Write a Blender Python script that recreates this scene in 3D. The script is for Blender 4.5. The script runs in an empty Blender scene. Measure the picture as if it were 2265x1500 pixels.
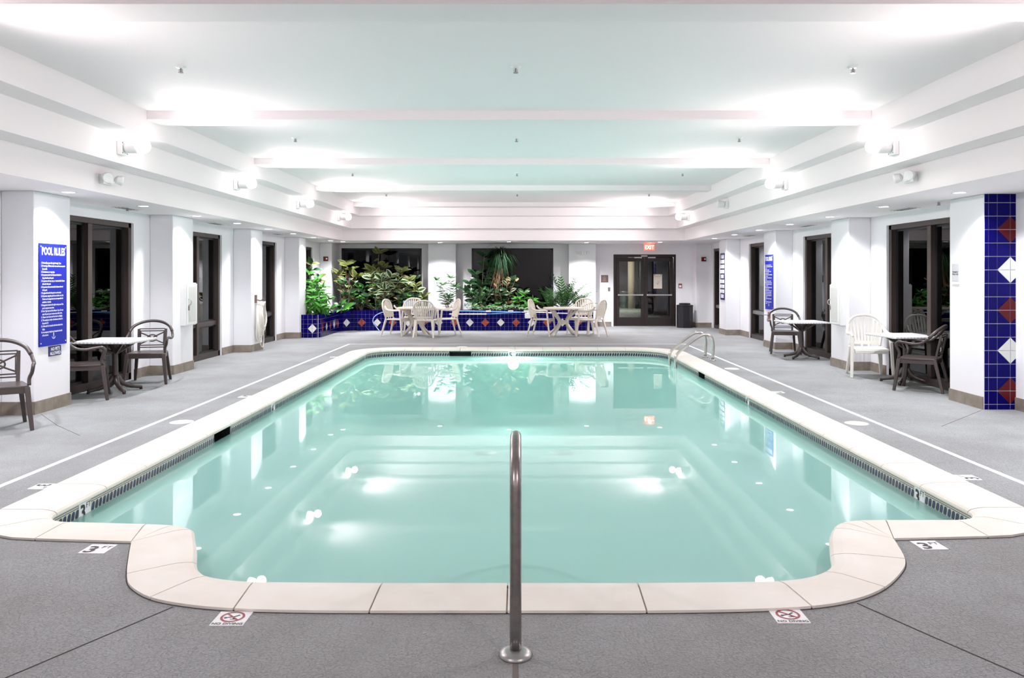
import bpy, math, random
from mathutils import Vector, Matrix, Euler
from mathutils.geometry import tessellate_polygon
R = math.radians
PI = math.pi
rnd = random.Random(7)
S = bpy.context.scene
COL = S.collection

# ------------------------------------------------------------------ camera
cam_d = bpy.data.cameras.new('camera'); cam = bpy.data.objects.new('camera', cam_d); COL.objects.link(cam)
cam.location = (0, 0, 1.5); cam.rotation_euler = (R(90), 0, 0)
cam_d.lens = 28; cam_d.sensor_width = 36; cam_d.sensor_fit = 'HORIZONTAL'
cam_d.shift_x = -0.00596; cam_d.shift_y = -0.06225
cam_d.clip_start = 0.05; cam_d.clip_end = 200
S.camera = cam
# ------------------------------------------------------------------ world, colour, lights that belong to the room as a whole
W = bpy.data.worlds.new('night'); S.world = W; W.use_nodes = True
W.node_tree.nodes['Background'].inputs[0].default_value = (0.30, 0.34, 0.42, 1)
W.node_tree.nodes['Background'].inputs[1].default_value = 0.008
S.view_settings.view_transform = 'Standard'; S.view_settings.look = 'None'
S.view_settings.gamma = 1; S.view_settings.exposure = 1.30
S.view_settings.use_curve_mapping = False
S.cycles.max_bounces = 10; S.cycles.diffuse_bounces = 5; S.cycles.glossy_bounces = 4
S.cycles.transparent_max_bounces = 12; S.cycles.sample_clamp_indirect = 6
S.cycles.use_denoising = True
FLOOD_W, DOWN_W, POOL_W = 80.0, 70.0, 60.0
FLOOD_C, DOWN_C, POOL_C = (1.0, 0.895, 0.905), (0.965, 0.955, 1.0), (1.0, 0.99, 0.96)
FLOOD_Y = (-1.9, 5.1, 8.6, 12.1, 15.5, 19.0)
DOWN_L = [(-4.92, 8.72 + 1.74 * k) for k in range(-2, 8)]
DOWN_R = [(4.85, 8.75 + 1.82 * k) for k in range(-2, 7)]
DOWN_F = [(-4.75, 21.6), (-2.17, 22.1), (-0.25, 21.6), (1.90, 22.1), (3.9, 21.9)]
lamp_cache = {}
def light(kind, loc, energy, color, rot=(0, 0, 0), **kw):
    key = (kind, energy, tuple(sorted(kw.items())))
    if key not in lamp_cache:
        L = bpy.data.lights.new('lamp_light', kind); L.energy = energy; L.color = color
        for k, v in kw.items(): setattr(L, k, v)
        lamp_cache[key] = L
    o = bpy.data.objects.new('lamp_light', lamp_cache[key]); COL.objects.link(o)
    o.location = loc; o.rotation_euler = rot
    return o
for y in FLOOD_Y:
    for sx in (-1, 1):
        if sx > 0 and abs(y - 15.5) < .1: continue            # that bulb is out
        X = -3.90 if sx < 0 else 3.68
        light('SPOT', (X, y, 2.86), FLOOD_W * (2.0 if y < 0 else 1.35 if y > 18 else 0.95), FLOOD_C, rot=(0, R(-72) if sx < 0 else R(72), 0), shadow_soft_size=0.07, spot_size=R(178), spot_blend=1.0)
for (x, y) in DOWN_L + DOWN_R + DOWN_F:
    light('SPOT', (x, y, 2.39), DOWN_W * (2.3 if y > 22 else 1.5 if y > 20.5 else 1.0), DOWN_C, shadow_soft_size=0.05, spot_size=R(126), spot_blend=0.75)
light('AREA', (-0.1, 16.06, -0.30), POOL_W, POOL_C, rot=(R(-82), 0, 0), shape='DISK', size=0.24)

# ------------------------------------------------------------------ helpers
class MB:
    def __init__(s): s.v = []; s.f = []; s.m = []; s.mi = 0
    def add(s, vs, fs, mi=None):
        b = len(s.v); s.v += [tuple(v) for v in vs]
        s.f += [tuple(i + b for i in f) for f in fs]; s.m += [s.mi if mi is None else mi] * len(fs)
        return s
    def box(s, x0, y0, z0, x1, y1, z1, mi=None, M=None):
        if x0 > x1: x0, x1 = x1, x0
        if y0 > y1: y0, y1 = y1, y0
        if z0 > z1: z0, z1 = z1, z0
        vs = [Vector(p) for p in ((x0,y0,z0),(x1,y0,z0),(x1,y1,z0),(x0,y1,z0),(x0,y0,z1),(x1,y0,z1),(x1,y1,z1),(x0,y1,z1))]
        if M is not None: vs = [M @ v for v in vs]
        return s.add(vs, [(0,3,2,1),(4,5,6,7),(0,1,5,4),(1,2,6,5),(2,3,7,6),(3,0,4,7)], mi)
    def quad(s, a, b, c, d, mi=None): return s.add([a, b, c, d], [(0, 1, 2, 3)], mi)
    def prism(s, poly, z0, z1, mi=None, M=None):
        n = len(poly)
        vs = [Vector((x, y, z0)) for x, y in poly] + [Vector((x, y, z1)) for x, y in poly]
        if M is not None: vs = [M @ v for v in vs]
        return s.add(vs, [tuple(range(n))[::-1], tuple(range(n, 2*n))] + [(i, (i+1) % n, (i+1) % n + n, i + n) for i in range(n)], mi)
    def tube(s, pts, r, n=8, mi=None, flat=1.0, closed=False):
        pts = [Vector(p) for p in pts]; N = len(pts)
        rr = r if isinstance(r, (list, tuple)) else [r] * N
        def tan(i):
            if closed: return (pts[(i+1) % N] - pts[i-1]).normalized()
            a = pts[max(i-1, 0)]; b = pts[min(i+1, N-1)]; return (b - a).normalized()
        t = tan(0); u = t.orthogonal().normalized()
        if abs(t.z) < .9: u = (Vector((0,0,1)) - t * t.z).normalized()
        vs = []
        for i in range(N):
            t = tan(i); u = (u - t * u.dot(t)).normalized(); w = t.cross(u)
            for k in range(n):
                a = 2*PI*k/n
                vs.append(pts[i] + (u*math.cos(a)*flat + w*math.sin(a)) * rr[i])
        fs = []
        for i in range(N if closed else N-1):
            j = (i+1) % N
            for k in range(n):
                fs.append((i*n+k, i*n+(k+1) % n, j*n+(k+1) % n, j*n+k))
        if not closed: fs += [tuple(range(n))[::-1], tuple(range((N-1)*n, N*n))]
        return s.add(vs, fs, mi)
    def bar(s, a, b, w0, d0, w1=None, d1=None, mi=None, up=(0, 1, 0)):
        """tapered rectangular bar from a to b; w across, d along 'up'"""
        a = Vector(a); b = Vector(b); t = (b - a).normalized()
        d = Vector(up); d = (d - t * d.dot(t)).normalized(); w = t.cross(d)
        w1 = w0 if w1 is None else w1; d1 = d0 if d1 is None else d1
        vs = []
        for p, ww, dd in ((a, w0, d0), (b, w1, d1)):
            for sx, sy in ((-1,-1),(1,-1),(1,1),(-1,1)): vs.append(p + w*sx*ww/2 + d*sy*dd/2)
        return s.add(vs, [(0,1,2,3),(7,6,5,4),(0,4,5,1),(1,5,6,2),(2,6,7,3),(3,7,4,0)], mi)
    def lathe(s, prof, n=20, c=(0,0,0), mi=None, M=None, a0=0.0):
        vs = []
        for r, z in prof:
            for k in range(n):
                a = 2*PI*k/n + a0; v = Vector((r*math.cos(a), r*math.sin(a), z))
                if M is not None: v = M @ v
                vs.append(v + Vector(c))
        fs = []
        for i in range(len(prof)-1):
            for k in range(n): fs.append((i*n+k, i*n+(k+1) % n, (i+1)*n+(k+1) % n, (i+1)*n+k))
        fs += [tuple(range(n))[::-1], tuple(range((len(prof)-1)*n, len(prof)*n))]
        return s.add(vs, fs, mi)
    def mesh(s, name, mats, smooth=False):
        me = bpy.data.meshes.new(name); me.from_pydata([tuple(v) for v in s.v], [], s.f)
        for m in (mats if isinstance(mats, (list, tuple)) else [mats]): me.materials.append(m)
        for p, mi in zip(me.polygons, s.m): p.material_index = mi; p.use_smooth = smooth
        me.validate(); me.update()
        return me
    def build(s, name, mats, parent=None, smooth=False, bevel=0, segs=2, loc=None):
        return link(name, s.mesh(name, mats, smooth), parent, bevel, segs, loc)
def link(name, me, parent=None, bevel=0, segs=2, loc=None, rot=None):
    o = bpy.data.objects.new(name, me); COL.objects.link(o)
    if parent is not None: o.parent = parent
    if loc is not None: o.location = loc
    if rot is not None: o.rotation_euler = rot
    if bevel:
        b = o.modifiers.new('bevel', 'BEVEL'); b.width = bevel; b.segments = segs; b.limit_method = 'ANGLE'; b.angle_limit = R(40)
    return o
def tag(o, label=None, cat=None, group=None, kind=None):
    if label: o['label'] = label
    if cat: o['category'] = cat
    if group: o['group'] = group
    if kind: o['kind'] = kind
    return o
def thing(name, label, cat, loc=(0,0,0), rz=0, group=None):
    o = bpy.data.objects.new(name, None); COL.objects.link(o); o.empty_display_size = .1
    o.location = loc; o.rotation_euler = (0, 0, rz); return tag(o, label, cat, group)
def struct(name, loc=(0,0,0)):
    o = bpy.data.objects.new(name, None); COL.objects.link(o); o.location = loc; o['kind'] = 'structure'; return o
def kids(o):
    return KID.get(o.name, [])
def dup(root, loc, rz, label=None, group=None):
    r = root.copy(); COL.objects.link(r); r.location = loc; r.rotation_euler = (0, 0, rz)
    if label: r['label'] = label
    if group: r['group'] = group
    for ch in list(root.children):
        c = ch.copy(); COL.objects.link(c); c.parent = r
        for g in list(ch.children):
            d = g.copy(); COL.objects.link(d); d.parent = c
    return r
def smoothpath(pts, n=6):
    pts = [Vector(p) for p in pts]; out = []
    dirs = []
    for i in range(len(pts)):
        d = Vector((0, 0, 0))
        if i > 0: d += (pts[i]-pts[i-1]).normalized()
        if i < len(pts)-1: d += (pts[i+1]-pts[i]).normalized()
        dirs.append(d.normalized())
    for i in range(len(pts)-1):
        p, q = pts[i], pts[i+1]; L = (q-p).length; m0 = dirs[i]*L; m1 = dirs[i+1]*L
        for k in range(n):
            t = k/n; t2 = t*t; t3 = t2*t
            out.append(p*(2*t3-3*t2+1) + m0*(t3-2*t2+t) + q*(3*t2-2*t3) + m1*(t3-t2))
    out.append(pts[-1]); return out
def text_mesh(body, size, align='LEFT', bold=0.0, space=1.0, line=1.0, extrude=0.0, xs=1.0):
    c = bpy.data.curves.new('lettering', 'FONT'); c.body = body; c.size = size; c.align_x = align; c.align_y = 'TOP'
    c.offset = bold; c.space_character = space; c.space_line = line; c.extrude = extrude; c.resolution_u = 2
    o = bpy.data.objects.new('lettering', c); COL.objects.link(o)
    bpy.context.view_layer.update()
    me = bpy.data.meshes.new_from_object(o.evaluated_get(bpy.context.evaluated_depsgraph_get()))
    bpy.data.objects.remove(o); bpy.data.curves.remove(c); me.name = 'lettering'
    if xs != 1.0:
        for v in me.vertices: v.co.x *= xs
    return me
def text(body, size, loc, rot, mat, parent, name='lettering', **kw):
    me = text_mesh(body, size, **kw); me.materials.clear(); me.materials.append(mat)
    return link(name, me, parent, loc=loc, rot=rot)

# ------------------------------------------------------------------ materials
def mat(name, color, rough=.5, metal=0, spec=.5, noise=None, bump=None, emit=None, coat=0, sheen=0, sss=0, trans=0, alpha=1):
    m = bpy.data.materials.new(name); m.use_nodes = True; nt = m.node_tree; b = nt.nodes['Principled BSDF']
    b.inputs['Base Color'].default_value = (*color, 1); b.inputs['Roughness'].default_value = rough
    b.inputs['Metallic'].default_value = metal; b.inputs['Specular IOR Level'].default_value = spec
    b.inputs['Coat Weight'].default_value = coat
    if sss: b.inputs['Subsurface Weight'].default_value = sss
    if emit:
        b.inputs['Emission Color'].default_value = (*emit[0], 1); b.inputs['Emission Strength'].default_value = emit[1]
    tc = None
    if noise or bump:
        tc = nt.nodes.new('ShaderNodeTexCoord')
    if noise:                                                  # (scale, second colour, low, high)
        n = nt.nodes.new('ShaderNodeTexNoise'); n.inputs['Scale'].default_value = noise[0]; n.inputs['Detail'].default_value = 5
        nt.links.new(tc.outputs['Object'], n.inputs['Vector'])
        r = nt.nodes.new('ShaderNodeValToRGB'); r.color_ramp.elements[0].color = (*color, 1); r.color_ramp.elements[1].color = (*noise[1], 1)
        r.color_ramp.elements[0].position = noise[2]; r.color_ramp.elements[1].position = noise[3]
        nt.links.new(n.outputs['Fac'], r.inputs[0]); nt.links.new(r.outputs[0], b.inputs['Base Color'])
    if bump:                                                   # (scale, strength, distance)
        n = nt.nodes.new('ShaderNodeTexNoise'); n.inputs['Scale'].default_value = bump[0]; n.inputs['Detail'].default_value = 4
        nt.links.new(tc.outputs['Object'], n.inputs['Vector'])
        p = nt.nodes.new('ShaderNodeBump'); p.inputs['Strength'].default_value = bump[1]; p.inputs['Distance'].default_value = bump[2]
        nt.links.new(n.outputs['Fac'], p.inputs['Height']); nt.links.new(p.outputs[0], b.inputs['Normal'])
    return m
WALL = mat('wall_paint', (.80, .80, .83), .6, noise=(2.0, (.83, .83, .855), .3, .7), bump=(60, .08, .004))
CEIL = mat('ceiling_paint', (.88, .82, .83), .8, bump=(25, .10, .006))
def deck_mat():
    m = mat('deck_coating', (.30, .30, .31), .62); nt = m.node_tree; b = nt.nodes['Principled BSDF']
    tc = nt.nodes.new('ShaderNodeTexCoord')
    n1 = nt.nodes.new('ShaderNodeTexNoise'); n1.inputs['Scale'].default_value = .8; n1.inputs['Detail'].default_value = 7; n1.inputs['Roughness'].default_value = .65
    r = nt.nodes.new('ShaderNodeValToRGB')
    r.color_ramp.elements[0].position = .36; r.color_ramp.elements[0].color = (.240, .243, .240, 1)
    r.color_ramp.elements[1].position = .64; r.color_ramp.elements[1].color = (.315, .332, .338, 1)
    n2 = nt.nodes.new('ShaderNodeTexNoise'); n2.inputs['Scale'].default_value = 95; n2.inputs['Detail'].default_value = 3
    mx = nt.nodes.new('ShaderNodeMixRGB'); mx.blend_type = 'OVERLAY'; mx.inputs[0].default_value = .45
    v = nt.nodes.new('ShaderNodeTexVoronoi'); v.feature = 'DISTANCE_TO_EDGE'; v.inputs['Scale'].default_value = 24
    n3 = nt.nodes.new('ShaderNodeTexNoise'); n3.inputs['Scale'].default_value = 14; n3.inputs['Detail'].default_value = 6
    add = nt.nodes.new('ShaderNodeMath'); add.operation = 'ADD'
    mv = nt.nodes.new('ShaderNodeVectorMath'); mv.operation = 'MULTIPLY_ADD'; mv.inputs[1].default_value = (.12, .12, .12)
    bp = nt.nodes.new('ShaderNodeBump'); bp.inputs['Strength'].default_value = .8; bp.inputs['Distance'].default_value = .011
    for n in (n1, n2, n3): nt.links.new(tc.outputs['Object'], n.inputs['Vector'])
    nt.links.new(n3.outputs['Color'], mv.inputs[0]); nt.links.new(tc.outputs['Object'], mv.inputs[2]); nt.links.new(mv.outputs[0], v.inputs['Vector'])
    mm = nt.nodes.new('ShaderNodeMapRange'); mm.inputs[1].default_value = 0; mm.inputs[2].default_value = .08; mm.inputs[4].default_value = .35
    nt.links.new(v.outputs['Distance'], mm.inputs[0])
    nt.links.new(mm.outputs[0], add.inputs[0]); nt.links.new(n2.outputs['Fac'], add.inputs[1])
    nt.links.new(n1.outputs['Fac'], r.inputs[0]); nt.links.new(r.outputs[0], mx.inputs[1]); nt.links.new(n2.outputs['Fac'], mx.inputs[2])
    nt.links.new(mx.outputs[0], b.inputs['Base Color']); nt.links.new(add.outputs[0], bp.inputs['Height']); nt.links.new(bp.outputs[0], b.inputs['Normal'])
    return m
DECK = deck_mat()
COPE = mat('cast_stone', (.75, .71, .64), .5, noise=(3.0, (.81, .78, .72), .35, .65), bump=(70, .15, .003))
MORTAR = mat('mortar', (.42, .38, .34), .9)
GAP = mat('dark_joint', (.05, .045, .045), .9)
PLASTER = mat('pool_plaster', (.60, .84, .80), .8)
LINE = mat('white_line_paint', (.82, .83, .85), .5)
BTILE = mat('brown_stone_tile', (.20, .165, .13), .45, noise=(9, (.30, .26, .215), .3, .7))
GROUT = mat('light_grout', (.70, .68, .74), .8)
BLUE = mat('cobalt_glaze', (.002, .001, .085), .08, spec=.09, noise=(4, (.004, .002, .12), .3, .7), bump=(14, .10, .008))
RED = mat('red_glaze', (.10, .008, .012), .12, spec=.15, bump=(14, .12, .01))
RUST = mat('rust_red_glaze', (.42, .06, .025), .2)
WHITE_P = mat('white_planter_glaze', (.84, .84, .80), .2)
WHITE_T = mat('white_glaze', (.62, .64, .61), .18)
BRONZE = mat('bronze_metal', (.050, .036, .031), .38, metal=.3)
DARKFR = mat('dark_gasket', (.012, .012, .014), .4)
GREYFR = mat('grey_metal', (.22, .21, .20), .4, metal=.4)
BROWNP = mat('brown_resin', (.060, .045, .042), .33, bump=(120, .05, .002))
WHITEP = mat('ivory_resin', (.74, .69, .61), .4)
WHITEP2 = mat('white_resin', (.80, .78, .72), .35)
def tabletop_mat():
    m = mat('white_woven_top', (.8, .8, .8), .35); nt = m.node_tree; b = nt.nodes['Principled BSDF']
    tc = nt.nodes.new('ShaderNodeTexCoord'); ck = nt.nodes.new('ShaderNodeTexChecker'); ck.inputs['Scale'].default_value = 42
    ck.inputs[1].default_value = (.80, .80, .80, 1); ck.inputs[2].default_value = (.58, .58, .60, 1)
    nt.links.new(tc.outputs['Object'], ck.inputs[0]); nt.links.new(ck.outputs[0], b.inputs['Base Color'])
    bp = nt.nodes.new('ShaderNodeBump'); bp.inputs['Strength'].default_value = .4; bp.inputs['Distance'].default_value = .003
    nt.links.new(ck.outputs[1], bp.inputs['Height']); nt.links.new(bp.outputs[0], b.inputs['Normal']); return m
WOVEN = tabletop_mat()
STEEL = mat('stainless_steel', (.62, .58, .55), .22, metal=1)
STEEL_D = mat('worn_steel', (.30, .28, .27), .28, metal=1, noise=(30, (.36, .33, .31), .4, .6))
SIGNB = mat('sign_blue', (.010, .020, .36), .4, spec=.2)
SIGNN = mat('sign_navy', (.02, .02, .13), .4)
SIGNW = mat('sign_white', (.85, .85, .87), .5)
SIGNG = mat('sign_grey', (.50, .51, .53), .5)
INKD = mat('ink_dark', (.035, .033, .035), .5)
INKR = mat('ink_red', (.30, .035, .05), .5)
PLAQ = mat('plaque_brown', (.17, .11, .10), .4)
PLAQT = mat('plaque_text', (.55, .40, .33), .5)
FIX = mat('white_fixture', (.80, .80, .80), .4)
CABG = mat('cabinet_grey', (.60, .60, .57), .45)
CABW = mat('cabinet_white', (.78, .79, .78), .45)
BLACKP = mat('black_plastic', (.012, .010, .013), .35)
DOORM = mat('dark_door_metal', (.022, .014, .014), .35, metal=.2)
ROPE = mat('white_hose', (.80, .77, .70), .6)
REDP = mat('red_plastic', (.15, .006, .010), .4)
BLUEP = mat('blue_pole', (.12, .30, .62), .3)
PALEB = mat('pale_blue_plastic', (.42, .62, .80), .4)
BULB = mat('lamp_glow', (1, 1, 1), .4, emit=((1, .99, .96), 14))
DLENS = mat('downlight_lens', (1, 1, 1), .4, emit=((.95, .98, 1), 5))
EXITG = mat('exit_sign_glow', (.5, .08, .06), .4, emit=((1.0, .16, .11), .55))
EXITL = mat('exit_letter_glow', (1, .8, .6), .4, emit=((1.0, .62, .40), 1.0))
PLGT = mat('pool_lamp_glow', (1, 1, 1), .4, emit=((.92, 1, .96), 30))
PALEL = mat('pale_leaf_edge', (.42, .48, .28), .5, spec=.2)
SOIL = mat('potting_soil', (.035, .024, .018), .95, bump=(40, .6, .02))
BARK = mat('pale_bark', (.36, .28, .19), .8, noise=(14, (.20, .14, .09), .35, .65))
GREENL = mat('bright_leaf', (.065, .27, .03), .4, spec=.22, noise=(5, (.04, .20, .03), .35, .65))
DARKL = mat('dark_leaf', (.014, .046, .018), .3, spec=.22, noise=(4, (.03, .08, .025), .35, .65))
OLIVL = mat('olive_leaf', (.105, .125, .025), .35, spec=.22, noise=(4, (.045, .075, .018), .35, .65))
CREAML = mat('cream_leaf_edge', (.19, .21, .075), .5, spec=.2)
PALML = mat('palm_leaf', (.028, .10, .018), .45)
PONYL = mat('dark_strap_leaf', (.006, .024, .008), .7, spec=.15)
DRYL = mat('dry_leaf', (.26, .16, .07), .7)
HOSTAL = mat('silvery_leaf', (.10, .20, .08), .45)
PURPL = mat('purple_leaf', (.10, .035, .045), .35)
HALLW = mat('hall_column', (.62, .55, .40), .6)
HALLF = mat('hall_floor', (.50, .60, .55), .4, noise=(6, (.03, .04, .04), .58, .62))
NIGHT = mat('night_ground', (.03, .03, .03), .9)
def glass_mat(name, tint, k):
    m = bpy.data.materials.new(name); m.use_nodes = True; nt = m.node_tree; nt.nodes.clear()
    o = nt.nodes.new('ShaderNodeOutputMaterial'); t = nt.nodes.new('ShaderNodeBsdfTransparent'); t.inputs[0].default_value = (*tint, 1)
    g = nt.nodes.new('ShaderNodeBsdfGlossy'); g.inputs['Roughness'].default_value = 0.0; g.inputs[0].default_value = (.95, .95, .95, 1)
    f = nt.nodes.new('ShaderNodeFresnel'); f.inputs[0].default_value = k; x = nt.nodes.new('ShaderNodeMixShader')
    nt.links.new(f.outputs[0], x.inputs[0]); nt.links.new(t.outputs[0], x.inputs[1]); nt.links.new(g.outputs[0], x.inputs[2]); nt.links.new(x.outputs[0], o.inputs[0]); return m
GLASS = glass_mat('tinted_window_glass', (.30, .29, .29), 1.38)
GLASS_D = glass_mat('clear_door_glass', (.85, .85, .85), 1.45)
def water_mat():
    m = bpy.data.materials.new('pool_water'); m.use_nodes = True; nt = m.node_tree; nt.nodes.clear(); N = nt.nodes.new
    o = N('ShaderNodeOutputMaterial')
    t = N('ShaderNodeBsdfTransparent'); t.inputs[0].default_value = (.72, .93, .90, 1)
    d = N('ShaderNodeBsdfDiffuse'); d.inputs[0].default_value = (.46, .73, .695, 1)
    l = N('ShaderNodeBsdfTranslucent'); l.inputs[0].default_value = (.52, .88, .80, 1)
    g = N('ShaderNodeBsdfGlossy'); g.inputs['Roughness'].default_value = .0; g.inputs[0].default_value = (1, 1, 1, 1)
    f = N('ShaderNodeFresnel'); f.inputs[0].default_value = 1.33
    a = N('ShaderNodeMixShader'); a.inputs[0].default_value = .35
    b = N('ShaderNodeMixShader'); b.inputs[0].default_value = .86
    c = N('ShaderNodeMixShader')
    nt.links.new(d.outputs[0], a.inputs[1]); nt.links.new(l.outputs[0], a.inputs[2])
    nt.links.new(t.outputs[0], b.inputs[1]); nt.links.new(a.outputs[0], b.inputs[2])
    nt.links.new(f.outputs[0], c.inputs[0]); nt.links.new(b.outputs[0], c.inputs[1]); nt.links.new(g.outputs[0], c.inputs[2]); nt.links.new(c.outputs[0], o.inputs[0])
    return m
WATER = water_mat()

# ------------------------------------------------------------------ pool outline: (inner x, inner y, outer x, outer y, joint?)
def arc(cx, cy, ri, ro, a0, a1, n, jn):
    out = []
    for k in range(n + 1):
        a = R(a0 + (a1 - a0) * k / n)
        out.append((cx + ri*math.cos(a), cy + ri*math.sin(a), cx + ro*math.cos(a), cy + ro*math.sin(a), k in jn))
    return out
ring = []
n = 17
for k in range(n + 1): ring.append((-2.95, 5.06 + (15.50-5.06)*k/n, -3.29, 5.06 + (15.50-5.06)*k/n, True))
ring += arc(-2.30, 15.50, .65, .99, 180, 90, 8, (4, 8))[1:]
for k in range(1, 8): ring.append((-2.30 + 4.48*k/8, 16.15, -2.30 + 4.48*k/8, 16.49, True))
ring += arc(2.18, 15.43, .72, 1.06, 90, 0, 8, (0, 4, 8))
n = 17
for k in range(1, n + 1): ring.append((2.90, 15.43 + (5.10-15.43)*k/n, 3.24, 15.43 + (5.10-15.43)*k/n, True))
ring += arc(2.68, 5.10, .22, .56, 0, -90, 6, (3, 6))[1:]
OV = (2.12, 4.50)
ring += [(2.25, 4.88, *OV, True), (2.08, 4.87, *OV, True), (1.96, 4.82, *OV, True), (1.885, 4.72, *OV, True),
         (1.80, 4.55, 2.10, 4.42, False), (1.70, 4.28, 2.03, 4.18, True), (1.645, 4.13, 1.94, 4.02, False), (1.56, 4.03, 1.75, 3.80, True),
         (1.44, 3.95, 1.55, 3.66, False), (1.28, 3.905, 1.32, 3.58, True), (1.0, 3.89, 1.0, 3.545, False), (.58, 3.88, .57, 3.53, True),
         (.28, 3.88, .28, 3.53, False), (-.05, 3.88, -.05, 3.53, True), (-.35, 3.88, -.35, 3.53, False), (-.66, 3.88, -.66, 3.53, True), (-.98, 3.885, -.98, 3.535, False),
         (-1.29, 3.895, -1.27, 3.555, True), (-1.44, 3.92, -1.50, 3.60, False), (-1.56, 3.97, -1.70, 3.68, True), (-1.64, 4.05, -1.86, 3.82, False), (-1.70, 4.16, -1.95, 3.97, True),
         (-1.78, 4.36, -2.05, 4.19, False), (-1.88, 4.58, -2.14, 4.40, False)]
OV = (-2.16, 4.45)
ring += [(-1.94, 4.70, *OV, True), (-2.06, 4.77, *OV, True), (-2.24, 4.80, *OV, True)]
ring += arc(-2.73, 5.06, .22, .56, -90, -180, 6, (0, 3))[:-1]
def refine(r, n_):
    out = []
    for i in range(len(r)-1):
        P = [r[max(i-1, 0)], r[i], r[i+1], r[min(i+2, len(r)-1)]]
        for k in range(n_):
            t = k/n_; q = [0.5*((2*b) + (c-a)*t + (2*a-5*b+4*c-d)*t*t + (3*b-a-3*c+d)*t**3) for a, b, c, d in zip(*[p[:4] for p in P])]
            if (Vector(P[1][2:4]) - Vector(P[2][2:4])).length < 1e-6: q[2:4] = P[1][2:4]
            out.append((*q, r[i][4] if k == 0 else False))
    out.append(r[-1]); return out
i0 = next(i for i, q in enumerate(ring) if abs(q[0]-2.25) < 1e-6 and q[1] < 5); i1 = next(i for i, q in enumerate(ring) if abs(q[0]+2.24) < 1e-6)
ring = ring[:i0] + refine(ring[i0:i1+1], 4) + ring[i1+1:]
NR = len(ring)
WZ = -.14
pool = thing('swimming_pool', 'large swimming pool of milky turquoise water edged in cream coping', 'pool')
# coping stones
def stone(seg, idx):
    mb = MB(); secs = []
    N = len(seg)
    for q, (ix, iy, ox, oy, _) in enumerate(seg):
        I = Vector((ix, iy)); O = Vector((ox, oy)); d = (I - O).normalized()
        sh = Vector((0, 0))
        if q == 0: nx = seg[1]; sh = (Vector((nx[0], nx[1])) - I); sh = sh.normalized() * .004
        if q == N - 1: pv = seg[-2]; sh = (Vector((pv[0], pv[1])) - I); sh = sh.normalized() * .004
        so = sh if (O - Vector((seg[0 if q else -1][2], seg[0 if q else -1][3]))).length > .01 else sh * 0
        z1 = .014
        prof = [(I - d*.02, -.042, sh), (I + d*.010, -.040, sh), (I + d*.022, -.026, sh), (I + d*.018, -.012, sh), (I + d*.002, .000, sh), (I - d*.045, .010, sh), (I - d*.085, z1, sh), (O, z1, so), (O, -.05, so)]
        secs.append([(p.x + s_.x, p.y + s_.y, z) for p, z, s_ in prof])
    K = 9; vs = [v for s_ in secs for v in s_]; fs = []
    for q in range(N - 1):
        for k in range(K): fs.append((q*K+k, q*K+(k+1) % K, (q+1)*K+(k+1) % K, (q+1)*K+k))
    fs += [tuple(range(K))[::-1], tuple(range((N-1)*K, N*K))]
    mb.add(vs, fs); return mb.build('coping_stone', COPE, pool)
starts = [i for i in range(NR) if ring[i][4]]
for a, b in zip(starts, starts[1:] + [starts[0] + NR]):
    stone([ring[i % NR] for i in range(a, b + 1)], a)
mb = MB()
for i in range(NR):
    a = ring[i]; b = ring[(i+1) % NR]
    p, q = [Vector((c[0], c[1])) + (Vector((c[2], c[3])) - Vector((c[0], c[1]))).normalized()*.07 for c in (a, b)]
    mb.quad((p.x, p.y, .004), (q.x, q.y, .004), (b[2], b[3], .006), (a[2], a[3], .006))
mb.build('mortar_bed', MORTAR, pool)
# wall line of the pool (just behind the coping's nose)
def inward(i, off):
    a = Vector(ring[i][0:2]); o = Vector(ring[i][2:4]); d = (a - o).normalized(); return a - d*off
WL = [inward(i, .03) for i in range(NR)]
def floor_z(y): return -1.0 - .55 * max(0, min(1, (y - 7) / 6.5))
skim = [('L', 7.79, 8.24), ('R', 12.475, 12.925), ('F', -1.40, -.95)]
mb = MB()
for i in range(NR):
    a = WL[i]; b = WL[(i+1) % NR]
    mb.quad((a.x, a.y, -.18), (b.x, b.y, -.18), (b.x, b.y, floor_z(b.y)), (a.x, a.y, floor_z(a.y)))
poly = [Vector((p.x, p.y, 0)) for p in WL]
for t in tessellate_polygon([poly]): mb.add([(poly[k].x, poly[k].y, -1.0) for k in t], [(0, 1, 2)])
# the deep floor: quads in strips with the slope
fl = MB(); ys = [3.4 + .6*k for k in range(23)]
mbf = MB()
for y0, y1 in zip(ys, ys[1:]):
    mbf.quad((-3.0, y0, floor_z(y0)), (3.0, y0, floor_z(y0)), (3.0, y1, floor_z(y1)), (-3.0, y1, floor_z(y1)))
mb2 = MB()
for i in range(NR):
    a = WL[i]; b = WL[(i+1) % NR]
    mb2.quad((a.x, a.y, -.18), (b.x, b.y, -.18), (b.x, b.y, -1.7), (a.x, a.y, -1.7))
for f_, m_ in zip(mbf.f, mbf.m): mb2.add([mbf.v[k] for k in f_], [(0, 1, 2, 3)])
mb2.build('basin', PLASTER, pool)
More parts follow.
